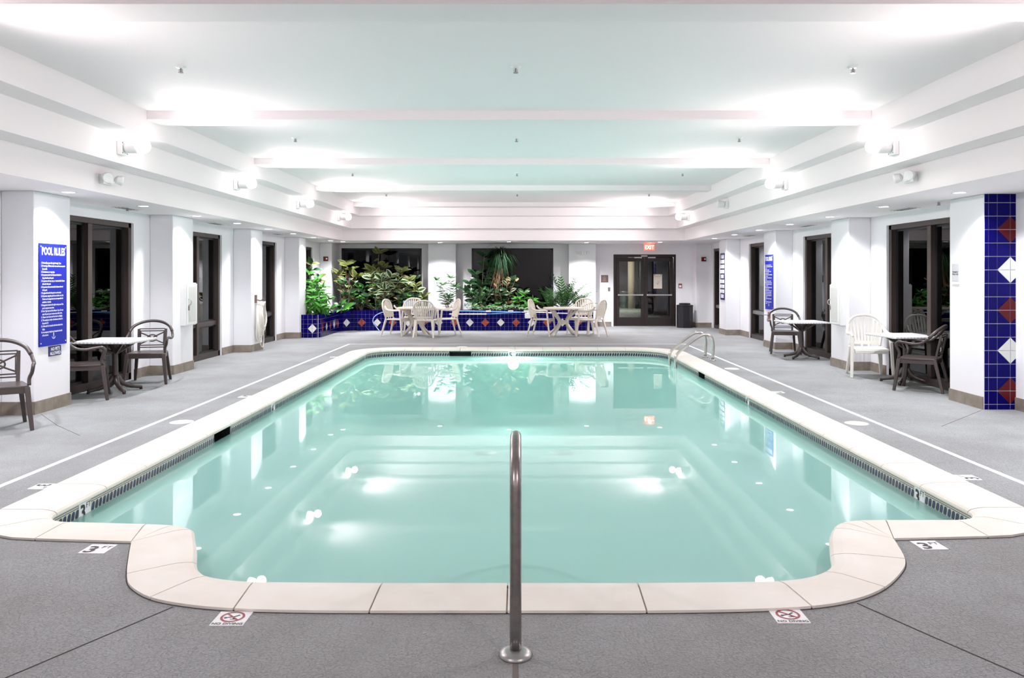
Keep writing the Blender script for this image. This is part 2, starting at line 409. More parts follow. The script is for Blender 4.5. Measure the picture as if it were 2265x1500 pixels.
# backing of the tile band
bk = MB()
def run_pts(): pass
def backing(a, b):
    a = Vector(a); b = Vector(b)
    bk.quad((a.x, a.y, -.18), (b.x, b.y, -.18), (b.x, b.y, .0), (a.x, a.y, .0))
bands = {'L': 2.98, 'R': 2.93, 'F': 16.18}
for i in range(NR):
    a = WL[i]; b = WL[(i+1) % NR]
    side = None
    if abs(a.x + 2.98) < .004 and abs(b.x + 2.98) < .004: side = 'L'
    elif abs(a.x - 2.93) < .004 and abs(b.x - 2.93) < .004: side = 'R'
    elif abs(a.y - 16.18) < .004 and abs(b.y - 16.18) < .004: side = 'F'
    ax = 0 if side == 'F' else 1
    s_ = [s for s in skim if s[0] == side]
    if s_:
        lo, hi = s_[0][1:]; A, B = (a, b) if a[ax] < b[ax] else (b, a)
        if B[ax] > lo and A[ax] < hi:
            if A[ax] < lo: P = A.copy(); P[ax] = lo; backing(A, P)
            if B[ax] > hi: P = B.copy(); P[ax] = hi; backing(P, B)
            continue
    backing(a, b)
bk.build('tile_backing', GROUT, pool)['kind'] = 'stuff'
# water
mb = MB()
inn = [inward(i, .028) for i in range(NR)]
pw = [Vector((p.x, p.y, 0)) for p in inn]
mb.add([(p.x, p.y, WZ) for p in inn], tessellate_polygon([pw]))
wat = mb.build('water', WATER, pool)
if wat.data.polygons[0].normal.z < 0: wat.data.flip_normals()
# border tile (local: x along, z up from its top, faces -y), 146 mm
TS = .146; TG = .150
BT_B = mat('border_tile_ground', (.62, .58, .49), .2)
BT_N = mat('border_tile_navy', (.025, .04, .09), .2)
BT_M = mat('border_tile_maroon', (.20, .06, .06), .25)
def border_mesh():
    m = MB(); h = TS/2
    m.box(-h, 0, -TS, h, .007, 0, 0)
    e = -.0006
    def q(x0, z0, x1, z1, mi, sk=0): m.quad((x0, e, z0), (x1, e, z0), (x1+sk, e, z1), (x0+sk, e, z1), mi)
    q(-h, -.014, h, -.009, 1); q(-h, -.030, h, -.020, 2); q(-h, -.044, h, -.039, 1)
    for k in range(3):
        x0 = -h + .004 + k*.0485; sk = .018
        m.add([(x0, e, -.106), (x0+.030, e, -.108), (x0+.038, e, -.098), (x0+.046, e, -.066), (x0+.042, e, -.052), (x0+.026, e, -.049), (x0+.010, e, -.058), (x0-.001, e, -.092)], [tuple(range(8))], 1)
    q(-h, -.125, h, -.120, 1)
    return m.mesh('border_tile', [BT_B, BT_N, BT_M])
BTM = border_mesh()
pl = MB(); pl.box(-TS/2, 0, -TS, TS/2, .007, 0, 0); PLAIN = pl.mesh('depth_tile', [SIGNW])
marks = {('L', 5.54): '3', ('L', 9.66): '4', ('R', 5.80): '3', ('R', 10.08): '4', ('F', -.10): '5'}
used = set()
def put_tile(x, y, rz, side, s):
    for sd, lo, hi in skim:
        if side == sd and lo < s < hi: return
    for (sd, p), ch in marks.items():
        if side == sd and abs(s - p) <= TG/2 + .004 and (sd, p) not in used:
            used.add((sd, p))
            t = link('depth_tile', PLAIN, pool, loc=(x, y, -.032), rot=(0, 0, rz)); t['label'] = 'white depth tile reading %s FT' % ch
            text(ch, .135, (-.060, -.002, -.022), (R(90), 0, 0), INKD, t, bold=.004)
            text('FT', .055, (.012, -.002, -.024), (R(90), 0, 0), INKD, t)
            return
    link('border_tile', BTM, pool, loc=(x, y, -.032), rot=(0, 0, rz))
F = .008
k = 0
y = 5.165
while y < 15.5: put_tile(-2.98 + F, y, R(90), 'L', y); y += TG
y = 5.2
while y < 15.43: put_tile(2.93 - F, y, R(-90), 'R', y); y += TG
x = -2.30 + TG/2
while x < 2.16: put_tile(x, 16.18 - F, 0, 'F', x); x += TG
def arc_tiles(cx, cy, r, a0, a1):
    n_ = int(round(abs(R(a1-a0))*r/TG)); 
    for k in range(n_):
        a = R(a0 + (a1-a0)*(k+.5)/n_)
        link('border_tile', BTM, pool, loc=(cx + r*math.cos(a), cy + r*math.sin(a), -.032), rot=(0, 0, a - R(90)))
arc_tiles(-2.30, 15.50, .672, 180, 90); arc_tiles(2.18, 15.43, .742, 90, 0)
arc_tiles(-2.73, 5.06, .242, 270, 180); arc_tiles(2.68, 5.10, .242, 0, -90)
# skimmers
for sd, lo, hi in skim:
    m = MB(); D = .35
    if sd == 'F': a = Vector((lo, 16.18)); b = Vector((hi, 16.18)); o = Vector((0, D))
    elif sd == 'L': a = Vector((-2.98, lo)); b = Vector((-2.98, hi)); o = Vector((-D, 0))
    else: a = Vector((2.93, lo)); b = Vector((2.93, hi)); o = Vector((D, 0))
    c, d = b + o, a + o
    P = lambda v, z: (v.x, v.y, z)
    z0, z1 = -.18, -.03
    m.quad(P(d, z0), P(c, z0), P(c, z1), P(d, z1)); m.quad(P(a, z0), P(d, z0), P(d, z1), P(a, z1)); m.quad(P(b, z0), P(c, z0), P(c, z1), P(b, z1))
    m.quad(P(a, z1), P(b, z1), P(c, z1), P(d, z1)); m.quad(P(a, z0), P(b, z0), P(c, z0), P(d, z0))
    m.build('skimmer_opening', DARKFR, pool)['label'] = 'dark skimmer slot at the waterline'
# underwater lamp, drains, steps
m = MB(); Mx = Matrix.Rotation(R(90), 4, 'X')
m.lathe([(.14, -.03), (.14, .01), (.115, .02)], 28, (-.1, 16.15, -.30), 0, Mx)
lamp = m.build('underwater_lamp', STEEL, pool, smooth=False)
m = MB(); m.lathe([(.11, 0), (.10, .012), (.0, .014)], 28, (-.1, 16.128, -.30), 0, Mx); m.build('lens', PLGT, lamp)
for xx in (-.55, .75):
    m = MB(); m.lathe([(.19, 0), (.19, .02), (.15, .035), (.02, .04)], 24, (xx, 13.6, floor_z(13.6))); m.build('floor_drain', GREYFR, pool)
m = MB()
for k in range(3):
    yy = 3.85 + .3*(k+1); m.box(-1.9, 3.6, -1.0, 1.9, yy, -.42 - .22*k)
m.build('entry_steps', PLASTER, pool)

# ------------------------------------------------------------------ floor
Y0, Y1, XW = -4.0, 23.3, 5.55
outer = [Vector((-6.0, Y0-.3, 0)), Vector((6.0, Y0-.3, 0)), Vector((6.0, Y1 + .15, 0)), Vector((-6.0, Y1 + .15, 0))]
hole = []
for q in ring:
    v = Vector((q[2], q[3], 0))
    if not hole or (v - hole[-1]).length > .01: hole.append(v)
hole_o = [Vector((v.x, v.y, 0)) for v in hole]
allp = outer + hole_o
mb = MB()
mb.add([(v.x, v.y, 0) for v in allp], tessellate_polygon([outer, hole_o]))
nH = len(hole_o)
for i in range(nH):
    a = hole_o[i]; b = hole_o[(i+1) % nH]
    mb.quad((a.x, a.y, 0), (b.x, b.y, 0), (b.x, b.y, -.1), (a.x, a.y, -.1))
flo = mb.build('floor', DECK); tag(flo, 'grey textured pool deck', kind='structure')
for p in flo.data.polygons:
    if abs(p.normal.z) > .5 and p.normal.z < 0: p.flip()
# dark gap between coping and deck
m = MB()
for i in range(nH):
    a = hole_o[i]; b = hole_o[(i+1) % nH]; c = Vector((0, 9)); 
    d = (b - a).normalized(); nn = Vector((d.y, -d.x, 0)) 
    # outward = away from the ring's inner side
    w = .006
    m.add([(a.x, a.y, .0015), (b.x, b.y, .0015), (b.x - nn.x*w, b.y - nn.y*w, .0015), (a.x - nn.x*w, a.y - nn.y*w, .0015)], [(0, 1, 2, 3)])
    m.add([(a.x, a.y, .0015), (b.x, b.y, .0015), (b.x + nn.x*w, b.y + nn.y*w, .0015), (a.x + nn.x*w, a.y + nn.y*w, .0015)], [(0, 1, 2, 3)])
m.build('edge_joint', GAP, flo)
def joint(pts, w=.006, name='expansion_joint', mt=GAP, z=.0015):
    m = MB()
    for a, b in zip(pts, pts[1:]):
        a = Vector((*a, 0)); b = Vector((*b, 0)); d = (b - a).normalized(); nn = Vector((-d.y, d.x, 0)) * w/2
        m.prism([((a-nn).x, (a-nn).y), ((b-nn).x, (b-nn).y), ((b+nn).x, (b+nn).y), ((a+nn).x, (a+nn).y)], -.004, z)
    return m.build(name, mt, flo)
joint([(-1.56, 3.60), (-1.73, 3.29), (-1.90, 2.98), (-2.5, 1.9), (-4.2, -1)])
joint([(1.55, 3.64), (1.71, 3.32), (1.89, 2.98), (2.4, 2.0), (4.2, -1)], .007)
joint([(-5.15, 8.6), (-4.6, 7.95), (-4.1, 7.45)], .004); joint([(5.15, 8.85), (4.7, 8.4), (4.2, 7.9)], .004)
joint([(-.01, 3.11), (-.012, 2.2)], .022, 'rust_stain', mat('rust_stain', (.14, .12, .11), .8), .001)
joint([(-3.68, .5), (-3.68, 17.35)], .05, 'safety_line', LINE, .002); joint([(3.64, .5), (3.64, 17.35)], .05, 'safety_line', LINE, .002)
joint([(-3.68, 17.35), (3.64, 17.35)], .05, 'safety_line', LINE, .002)

# deck markers
def marker(x, y, rz, kind, label):
    t = thing('deck_marker_tile', label, 'marker', (x, y, 0), rz)
    w = .072
    m = MB(); m.box(-w, -w*.98, -.002, w, w*.98, .003); m.build('tile', SIGNW, t)
    if kind == 'dive':
        ringpts = [(math.cos(2*PI*k/28)*.046, .014 + math.sin(2*PI*k/28)*.046) for k in range(28)]
        m = MB()
        for k in range(28):
            a = 2*PI*k/28; b = 2*PI*(k+1)/28
            m.quad((math.cos(a)*.052, .014+math.sin(a)*.052, .0042), (math.cos(b)*.052, .014+math.sin(b)*.052, .0042), (math.cos(b)*.042, .014+math.sin(b)*.042, .0042), (math.cos(a)*.042, .014+math.sin(a)*.042, .0042))
        m.bar((-.032, .046, .0044), (.032, -.018, .0044), .007, .0006, up=(0, 0, 1))
        m.build('prohibition_ring', INKR, t)
        m = MB()
        m.bar((-.024, .006, .004), (.008, .016, .004), .006, .0006, up=(0,0,1)); m.bar((.008, .016, .004), (.026, .032, .004), .008, .0006, up=(0,0,1))
        m.bar((.006, .016, .004), (.010, -.006, .004), .006, .0006, up=(0,0,1)); m.bar((-.004, -.010, .004), (.022, -.010, .004), .004, .0006, up=(0,0,1))
        m.lathe([(.007, 0), (.007, .0006)], 10, (-.028, .004, .0037)); m.build('diver_figure', INKD, t)
        text('NO DIVING', .027, (0, -.042, .0042), (0, 0, 0), INKD, t, align='CENTER', bold=.0006, xs=.95)
    else:
        text(kind, .135, (-.062, .050, .0042), (0, 0, 0), INKD, t, bold=.003)
        text('FT', .052, (.010, .048, .0042), (0, 0, 0), INKD, t)
marker(-1.25, 3.475, 0, 'dive', 'no diving tile set in the deck left of the step alcove')
marker(1.19, 3.50, 0, 'dive', 'no diving tile set in the deck right of the step alcove')
marker(-2.30, 4.36, R(-2), '3', 'three feet depth tile in front of the near left pool shoulder')
marker(2.28, 4.42, R(2), '3', 'three feet depth tile in front of the near right pool shoulder')
marker(-3.37, 5.65, R(-90), '3', 'three feet depth tile on the left deck nearest the camera')
marker(3.33, 5.90, R(90), '3', 'three feet depth tile on the right deck nearest the camera')
marker(-3.37, 9.83, R(-90), '4', 'depth tile on the left deck beyond the skimmer lid')
marker(3.33, 10.2, R(90), '4', 'depth tile on the right deck before the skimmer lid')
marker(-3.37, 14.6, R(-90), '5', 'depth tile on the left deck near the far pool corner')
marker(-.10, 16.58, R(180), '5', 'depth tile on the deck behind the far pool edge')
def lid(x, y, label):
    t = thing('skimmer_lid', label, 'lid', (x, y, 0), 0)
    m = MB(); m.lathe([(.115, -.002), (.115, .005), (.108, .007)], 28); m.build('rim', FIX, t)
    m = MB(); m.lathe([(.098, .006), (.098, .009)], 28); m.box(-.02, -.006, .009, .02, .006, .011); m.build('cover', WHITEP2, t)
lid(-3.43, 8.12, 'round white skimmer lid on the left deck'); lid(3.42, 12.75, 'round white skimmer lid on the right deck below the ladder')
lid(-1.17, 16.63, 'round white skimmer lid behind the far pool edge'); lid(3.42, 8.05, 'round white lid on the right deck between depth tiles')

# ------------------------------------------------------------------ walls
ZS = 2.41
PL = [(-1.86, -1.16), (1.61, 2.31), (5.08, 5.78), (8.55, 9.25), (12.0, 12.75), (15.52, 16.2), (18.93, 19.53)]
PR = [(-2.1, -1.4), (1.57, 2.27), (5.24, 5.94), (8.90, 9.60), (12.53, 13.24), (16.1, 16.86), (19.9, 20.6)]
OPL = [(9.35, 11.5), (12.95, 14.92), (16.4, 18.3), (19.8, 21.5)]
OPR = [(9.72, 12.0), (13.45, 15.5), (17.1, 19.15), (20.85, 22.7)]
HW = 2.25
T = .27                                                       # wall thickness
def side_wall(name, sx, ops, pil, X1):
    m = MB(); cur = Y0
    for a, b in ops:
        m.box(sx*XW, cur, 0, sx*(XW+T), a, ZS); m.box(sx*XW, a, HW, sx*(XW+T), b, ZS); cur = b
    m.box(sx*XW, cur, 0, sx*(XW+T), Y1, ZS)
    w = m.build(name, WALL); w['kind'] = 'structure'
    for i, (a, b) in enumerate(pil):
        p = MB(); p.box(sx*5.2, a, 0, sx*XW, b, ZS); p.build('pillar', WALL, w, bevel=.012)
    return w
wl = side_wall('wall_left', -1, OPL, PL, 5.2); wr = side_wall('wall_right', 1, OPR, PR, 5.2)
# far wall with two windows and a doorway
OPB = [(-5.17, -2.82, .0, 2.29), (-1.36, 1.03, .0, 2.29), (2.79, 4.615, 0, 2.11)]
m = MB(); cur = -XW - T
for a, b, z0, z1 in OPB:
    m.box(cur, Y1, 0, a, Y1+T, ZS); m.box(a, Y1, z1, b, Y1+T, ZS)
    cur = b
m.box(-5.17, Y1, 0, -2.82, Y1+T, .45); m.box(-1.36, Y1, 0, 1.03, Y1+T, .45)
m.box(cur, Y1, 0, XW+T, Y1+T, ZS)
wb = m.build('wall_back', WALL); wb['kind'] = 'structure'
for a, b, y in ((-2.59, -1.79, 22.9), (1.456, 2.235, 22.9), (5.10, XW, 22.85), (-XW, -5.22, 22.3)):
    p = MB(); p.box(a, y, 0, b, Y1, ZS); p.build('pilaster', WALL, wb, bevel=.012)
m = MB(); m.box(-XW-T, Y0-T, 0, XW+T, Y0, 3.3); wn = m.build('wall_front', WALL); wn['kind'] = 'structure'

# ceiling
XL = (4.6, 4.30, 4.01); XR = (4.36, 4.08, 3.82); ZZ = (2.41, 2.71, 3.01, 3.28); YF = (20.8, 20.5, 20.2)
m = MB(); m.box(-6.0, Y0-.2, 3.28, 6.0, Y1+.2, 3.4)
for k in range(3):
    m.box(-6.0, Y0-.2, ZZ[k], -XL[k], Y1+.2, ZZ[k+1] + .0); m.box(XR[k], Y0-.2, ZZ[k], 6.0, Y1+.2, ZZ[k+1])
    m.box(-XL[k], YF[k], ZZ[k], XR[k], Y1+.2, ZZ[k+1])
ceil = m.build('ceiling', CEIL); ceil['kind'] = 'structure'
for yb in (1.4, 4.93, 8.6, 12.1, 15.75, 19.42):
    b = MB(); b.box(-4.012, yb, 3.18, 3.822, yb+.35, 3.285); b.build('beam', CEIL, ceil, bevel=.006)

# baseboards in stone tiles
def base_run(root, pts, skip=()):
    """pts: polyline on the floor; tiles stand in front (to the left of travel)"""
    for a, b in zip(pts, pts[1:]):
        a = Vector(a); b = Vector(b); L = (b-a).length; n_ = max(1, round(L/.33)); d = (b-a).normalized(); q = Vector((-d.y, d.x))*.012
        for k in range(n_):
            p0 = a + d*(L*k/n_ + .0015); p1 = a + d*(L*(k+1)/n_ - .0015)
            m = MB(); m.prism([(p0.x, p0.y), (p1.x, p1.y), (p1.x+q.x, p1.y+q.y), (p0.x+q.x, p0.y+q.y)], 0, .14)
            m.build('tile', BTILE, root)
bl = struct('baseboard_left'); br = struct('baseboard_right'); bb = struct('baseboard_back')
def side_base(root, sx, pil, ops):
    ys = [p for p in pil if p[0] > 1]
    for i, (a, b) in enumerate(ys):
        nxt = ys[i+1][0] if i+1 < len(ys) else None
        o = [q for q in ops if q[0] > b - .01 and (nxt is None or q[1] < nxt + .01)]
        seg = [(sx*5.55, a), (sx*5.2, a)]
        run = [(5.55, a), (5.2, a), (5.2, b), (5.55, b)]
        if o: run.append((5.55, o[0][0]))
        elif nxt: run.append((5.55, nxt))
        run = [(sx*x, y) for x, y in run]
        if sx > 0 and abs(a-8.90) < .01: run = run[1:]
        if sx < 0: run = run[::-1]
        # travel direction so that the left side faces the room
        base_run(root, run)
        if o and nxt:
            rr = [(sx*5.55, o[0][1]), (sx*5.55, nxt)]
            base_run(root, rr if sx > 0 else rr[::-1])
side_base(bl, -1, PL, OPL); side_base(br, 1, PR, OPR)
base_run(bb, [(5.55, 22.85), (5.10, 22.85), (5.10, Y1)])
base_run(bb, [(5.10, Y1), (4.68, Y1)]); base_run(bb, [(2.73, Y1), (2.235, Y1)])
base_run(bb, [(2.235, Y1), (2.235, 22.9)]); base_run(bb, [(2.235, 22.9), (2.05, 22.9)])

# ------------------------------------------------------------------ windows
def side_window(n_, sx, a, b, rail, mull):
    w = struct('window_%d' % n_)
    X = 5.60; fr = MB()
    def B(y0, z0, y1, z1, x0=5.585, x1=5.72): fr.box(sx*x0, y0, z0, sx*x1, y1, z1)
    B(a, 0, a+.08, HW); B(b-.08, 0, b, HW); B(a, HW-.07, b, HW); B(a, 0, b, .10)
    fr.build('window_frame', BRONZE, w, bevel=.004)
    ms = [a + (b-a)*.5] if mull else []
    for y in ms:
        m = MB(); m.box(sx*5.60, y-.05, .1, sx*5.715, y+.05, HW-.07); m.build('mullion', BRONZE, w, bevel=.004)
    edges = [a+.08] + [v for y in ms for v in (y-.05, y+.05)] + [b-.08]
    for y0, y1 in zip(edges[::2], edges[1::2]):
        zs = [(.10, HW-.07)]
        if rail:
            m = MB(); m.box(sx*5.62, y0, .58, sx*5.715, y1, .66); m.build('cross_rail', GREYFR if sx > 0 else BRONZE, w, bevel=.004); zs = [(.10, .58), (.66, HW-.07)]
        for z0, z1 in zs:
            m = MB(); t_ = .025
            m.box(sx*5.66, y0, z0, sx*5.70, y0+t_, z1); m.box(sx*5.66, y1-t_, z0, sx*5.70, y1, z1); m.box(sx*5.66, y0, z0, sx*5.70, y1, z0+t_); m.box(sx*5.66, y0, z1-t_, sx*5.70, y1, z1)
            m.build('gasket', DARKFR, w)
            m = MB(); m.box(sx*5.677, y0+.005, z0+.005, sx*5.683, y1-.005, z1-.005); m.build('pane', GLASS, w)
for i, (a, b) in enumerate(OPL): side_window(i+1, -1, a, b, i in (1, 2, 3), True)
for i, (a, b) in enumerate(OPR): side_window(i+5, 1, a, b, i in (2, 3), True)
for i, (a, b, z0, z1) in enumerate(OPB[:2]):
    w = struct('window_%d' % (9+i)); fr = MB(); y = Y1
    fr.box(a, y+.03, .45, a+.05, y+.12, z1); fr.box(b-.05, y+.03, .45, b, y+.12, z1); fr.box(a, y+.03, z1-.05, b, y+.12, z1); fr.box(a, y+.03, .45, b, y+.12, .52)
    fr.build('window_frame', DARKFR, w)
    c = (a+b)/2; m = MB(); m.box(c-.03, y+.035, .52, c+.03, y+.115, z1-.05); m.build('mullion', BRONZE, w)
    for x0, x1 in ((a+.05, c-.03), (c+.03, b-.05)):
        m = MB(); m.box(x0, y+.07, .52, x1, y+.076, z1-.05); m.build('pane', GLASS, w)

# ------------------------------------------------------------------ doorway and the hall seen through it
d1 = struct('door_1', (0, 0, 0)); y = Y1
m = MB(); m.box(2.79, y-.005, 0, 2.86, y+.13, 2.11); m.box(4.545, y-.005, 0, 4.615, y+.13, 2.11); m.box(2.86, y-.005, 2.03, 4.545, y+.13, 2.11); m.build('door_frame', DOORM, d1, bevel=.003)
def leaf_door(x0, x1, lab):
    m = MB(); s_ = .10
    m.box(x0, y+.02, .02, x0+s_, y+.065, 2.02); m.box(x1-s_, y+.02, .02, x1, y+.065, 2.02)
    m.box(x0+s_, y+.02, .02, x1-s_, y+.065, .27); m.box(x0+s_, y+.02, 1.90, x1-s_, y+.065, 2.02)
    l = m.build('door_leaf', DOORM, d1, bevel=.003)
    g = MB(); g.box(x0+s_, y+.04, .27, x1-s_, y+.046, 1.90); g.build('pane', GLASS_D, l)
    p = MB(); p.bar((x0+.05, y-.045, .925), (x1-.05, y-.045, .925), .035, .03); p.box(x0+.05, y-.05, .90, x0+.08, y+.02, .95); p.box(x1-.08, y-.05, .90, x1-.05, y+.02, .95)
    p.build('push_bar', STEEL, l)
    return l
dl = leaf_door(2.865, 3.70, ''); dr = leaf_door(3.705, 4.54, '')
m = MB(); m.box(3.40, y-.012, 2.0, 3.62, y+.02, 2.035); m.build('closer', SIGNG, dl); m = MB(); m.box(3.80, y-.012, 2.0, 4.02, y+.02, 2.035); m.build('closer', SIGNG, dr)
m = MB(); m.box(3.60, y-.015, 2.045, 3.78, y-.005, 2.085); m.build('latch_plate', SIGNG, d1)
m = MB(); m.box(2.79, y-.03, 0, 4.615, y+.10, .018); m.build('threshold', STEEL, d1)
# notice taped on the right leaf
nt_ = thing('paper_notice', 'beige paper notice taped on the right door glass', 'notice', (4.09, y+.018, 1.33))
m = MB(); m.box(-.125, 0, -.22, .125, .002, .20); m.build('sheet', mat('paper', (.55, .50, .42), .8), nt_)
m = MB(); m.box(-.10, -.001, .13, .10, 0, .135); m.box(-.11, -.001, .17, -.08, 0, .19); m.box(.08, -.001, .17, .11, 0, .19)
m.bar((-.05, -.0005, -.05), (0, -.0005, -.10), .006, .001, up=(0, 1, 0)); m.bar((0, -.0005, -.10), (.04, -.0005, 0), .006, .001, up=(0, 1, 0)); m.bar((0, -.0005, -.10), (-.01, -.0005, .0), .004, .001, up=(0, 1, 0)); m.build('drawing', INKD, nt_)
# hall beyond
hall = struct('trim_1')
m = MB(); m.box(2.2, Y1+.28, -.02, 8.2, 38, 0); m.build('hall_floor', HALLF, hall)
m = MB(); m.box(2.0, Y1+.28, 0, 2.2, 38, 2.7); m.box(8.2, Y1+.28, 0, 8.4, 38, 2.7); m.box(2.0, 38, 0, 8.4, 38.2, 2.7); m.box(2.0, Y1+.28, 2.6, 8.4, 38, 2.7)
m.box(4.74, 30, 0, 8.2, 30.1, 2.6)  # added partition, blocks the lit hall so the right door leaf looks dark
m.build('hall_wall_and_blocker', mat('hall_wall_paint', (.05, .045, .04), .6), hall)
m = MB(); m.lathe([(.16, 0), (.16, 2.6)], 24, (5.15, 36.2, 0)); m.build('hall_column', HALLW, hall, smooth=True)
dk = thing('hall_drum', 'round steel drum standing in the hall behind the left door leaf', 'drum', (4.85, 36.4, 0))
m = MB(); m.lathe([(.20, 0), (.20, .68), (.22, .70), (.22, .76), (.17, .77)], 24); m.build('body', mat('drum_green', (.16, .24, .22), .3, metal=.6), dk, smooth=False)
m = MB(); m.lathe([(.225, .73), (.23, .75), (.225, .77)], 24); m.build('rim', STEEL, dk)
hp = thing('hall_planter', 'dark square planter in the hall between the door leaves', 'planter', (5.45, 36.0, 0))
m = MB(); m.prism([(-.16, -.16), (.16, -.16), (.16, .16), (-.16, .16)], 0, .6); m.build('pot', BLACKP, hp, bevel=.01)
m = MB(); m.box(-.13, -.13, .6, .13, .13, .62); m.build('soil', SOIL, hp)
light('POINT', (3.6, 33.8, 2.4), 120, (1, .95, .84), shadow_soft_size=.08)
# outside ground
gr = struct('trim_2'); m = MB(); m.box(-40, -30, -.3, -6.05, 60, -.2); m.box(6.05, -30, -.3, 40, 60, -.2); m.box(-6.05, 38.3, -.3, 6.05, 60, -.2); m.build('night_ground', NIGHT, gr)

# ------------------------------------------------------------------ tiled column face (right) and planter
def diamond(m, cx, cz, r, th, mi):
    m.add([(cx, -th, cz-r), (cx+r, -th, cz), (cx, -th, cz+r), (cx-r, -th, cz), (cx, 0, cz-r), (cx+r, 0, cz), (cx, 0, cz+r), (cx-r, 0, cz)],
          [(0,1,2,3), (0,4,5,1), (1,5,6,2), (2,6,7,3), (3,7,4,0)], mi)
def tri_tile(x0, z0, s, corner, col, th=.008):
    """square tile whose one corner is the centre of nothing: a triangle of colour at 'corner' over blue"""
tc = struct('trim_3', (5.2, 8.90, 0))
m = MB(); m.box(.003, -.012, 0, 1.3, -.001, ZS); m.build('grout_bed', GROUT, tc)
s = .150; g = .0038
x_start = .02
cols_x = [(.0, .045)] + [(.045 + s*.42 - s*.42, .045 + .095)] 
edges = [0.0, .048, .145, .290, .435, .58, .73, .88, 1.03, 1.18]
rows = [ZS - .10 - s*k for k in range(0, 17)]
zt = [ZS] + [z for z in rows if z > .02] + [0]
dm_c = .290                                                   # centre line of the diamonds
dz = [(ZS - .10 - s*2, RED), (ZS - .10 - s*5, WHITE_T), (ZS - .10 - s*8, RED), (ZS - .10 - s*11, WHITE_T), (ZS - .10 - s*14, RED)]
def quarter(m_, px, pz, sx_, sz_, L, th):
    """right triangle with its right angle at (px,pz)"""
    a = (px + g*sx_, pz + g*sz_); b = (px + sx_*(L-g*1.5), pz + g*sz_); c = (px + g*sx_, pz + sz_*(L-g*1.5))
    v = [(q[0], -th, q[1]) for q in (a, b, c)] + [(q[0], 0, q[1]) for q in (a, b, c)]
    m_.add(v, [(0, 1, 2), (0, 3, 4, 1), (1, 4, 5, 2), (2, 5, 3, 0)])
for z1, z0 in zip(zt, zt[1:]):
    for x0, x1 in zip(edges, edges[1:]):
        near = [d for d in dz if abs(d[0]-z1) < .01 or abs(d[0]-z0) < .01]
        if near and (abs(x0 - dm_c) < .01 or abs(x1 - dm_c) < .01):
            cz, mt = near[0]
            px = dm_c; sx_ = 1 if abs(x0-dm_c) < .01 else -1; sz_ = 1 if z0 >= cz - .01 else -1
            m = MB(); quarter(m, px, cz, sx_, sz_, s - .003, .020)
            m.build('tile', mt, tc)
            m = MB(); quarter(m, px + sx_*(x1-x0), cz + sz_*(z1-z0), -sx_, -sz_, s - .003, .020); m.build('tile', BLUE, tc)
        else:
            m = MB(); m.box(x0+g, -.020, z0+g, x1-g, -.011, z1-g); m.build('tile', BLUE, tc)
# planter
PLT = .555
path = [(-5.25, 19.1), (-4.98, 19.1)]
path += [(-4.98 + .2*math.cos(R(a)), 19.3 + .2*math.sin(R(a))) for a in (-72, -54, -36, -18, 0)]
path += [(-4.79, 20.9)]
path += [(-4.36 - .43*math.cos(R(a)), 21.17 + .43*math.sin(R(a))) for a in (0, 15, 30, 45, 60, 75)]
path += [(-4.25, 21.6), (2.04, 21.6)]
plant = thing('tiled_planter', 'long low planter wall of cobalt tiles with white and red diamonds', 'planter')
m = MB()
inner = [(-5.25, 19.3), (-5.0, 19.3), (-4.97, 19.4), (-4.97, 21.3), (-4.85, 21.6), (-4.5, 21.8), (2.04, 21.8)]
def offset_path(p, d):
    out = []
    for i, q in enumerate(p):
        a = Vector(p[max(i-1, 0)]); b = Vector(p[min(i+1, len(p)-1)]); t = (b-a).normalized(); nn = Vector((-t.y, t.x)); out.append(Vector(q) + nn*d)
    return out
po = offset_path(path, .0); pi = offset_path(path, .16)
for i in range(len(po)-1):
    a, b, c, d = po[i], po[i+1], pi[i+1], pi[i]
    m.add([(a.x, a.y, 0), (b.x, b.y, 0), (c.x, c.y, 0), (d.x, d.y, 0), (a.x, a.y, PLT-.01), (b.x, b.y, PLT-.01), (c.x, c.y, PLT-.01), (d.x, d.y, PLT-.01)],
          [(0,1,5,4), (4,5,6,7), (2,3,7,6)])
m.box(2.0, 21.6, 0, 2.04, 22.9, PLT-.01)
m.build('grout_core', GROUT, plant)
m = MB(); m.prism([(-5.5, 19.25), (-5.0, 19.25), (-4.9, 19.4), (-4.9, 21.3), (-4.6, 21.72), (2.0, 21.72), (2.0, Y1-.01), (-5.5, Y1-.01)], .42, PLT-.06); m.build('soil', SOIL, plant)
# resample the front into tiles
def resample(p, step):
    L = [0]
    for a, b in zip(p, p[1:]): L.append(L[-1] + (Vector(b)-Vector(a)).length)
    n_ = int(round(L[-1]/step)); out = []
    for k in range(n_+1):
        s_ = L[-1]*k/n_; i = 0
        while i < len(L)-2 and L[i+1] < s_: i += 1
        t = (s_-L[i])/(L[i+1]-L[i]); out.append(Vector(p[i]).lerp(Vector(p[i+1]), t))
    return out
tp = resample(path, .1045); zr = [0, .11, .22, .33, .44, PLT]
NT = len(tp) - 1
def curved_tile(k0, k1, z0, z1, mt, nm='tile'):
    m = MB(); a = tp[k0]; b = tp[k1]; t = (b-a).normalized(); nn = Vector((t.y, -t.x)); a2 = a + t*.0022; b2 = b - t*.0022; o = nn*.007
    if z1 - z0 < .01: return
    m.add([(a2.x+o.x, a2.y+o.y, z0+.0022), (b2.x+o.x, b2.y+o.y, z0+.0022), (b2.x+o.x, b2.y+o.y, z1-.0022), (a2.x+o.x, a2.y+o.y, z1-.0022),
           (a2.x, a2.y, z0+.0022), (b2.x, b2.y, z0+.0022), (b2.x, b2.y, z1-.0022), (a2.x, a2.y, z1-.0022)],
          [(0,1,2,3), (0,4,5,1), (1,5,6,2), (2,6,7,3), (3,7,4,0)])
    return m
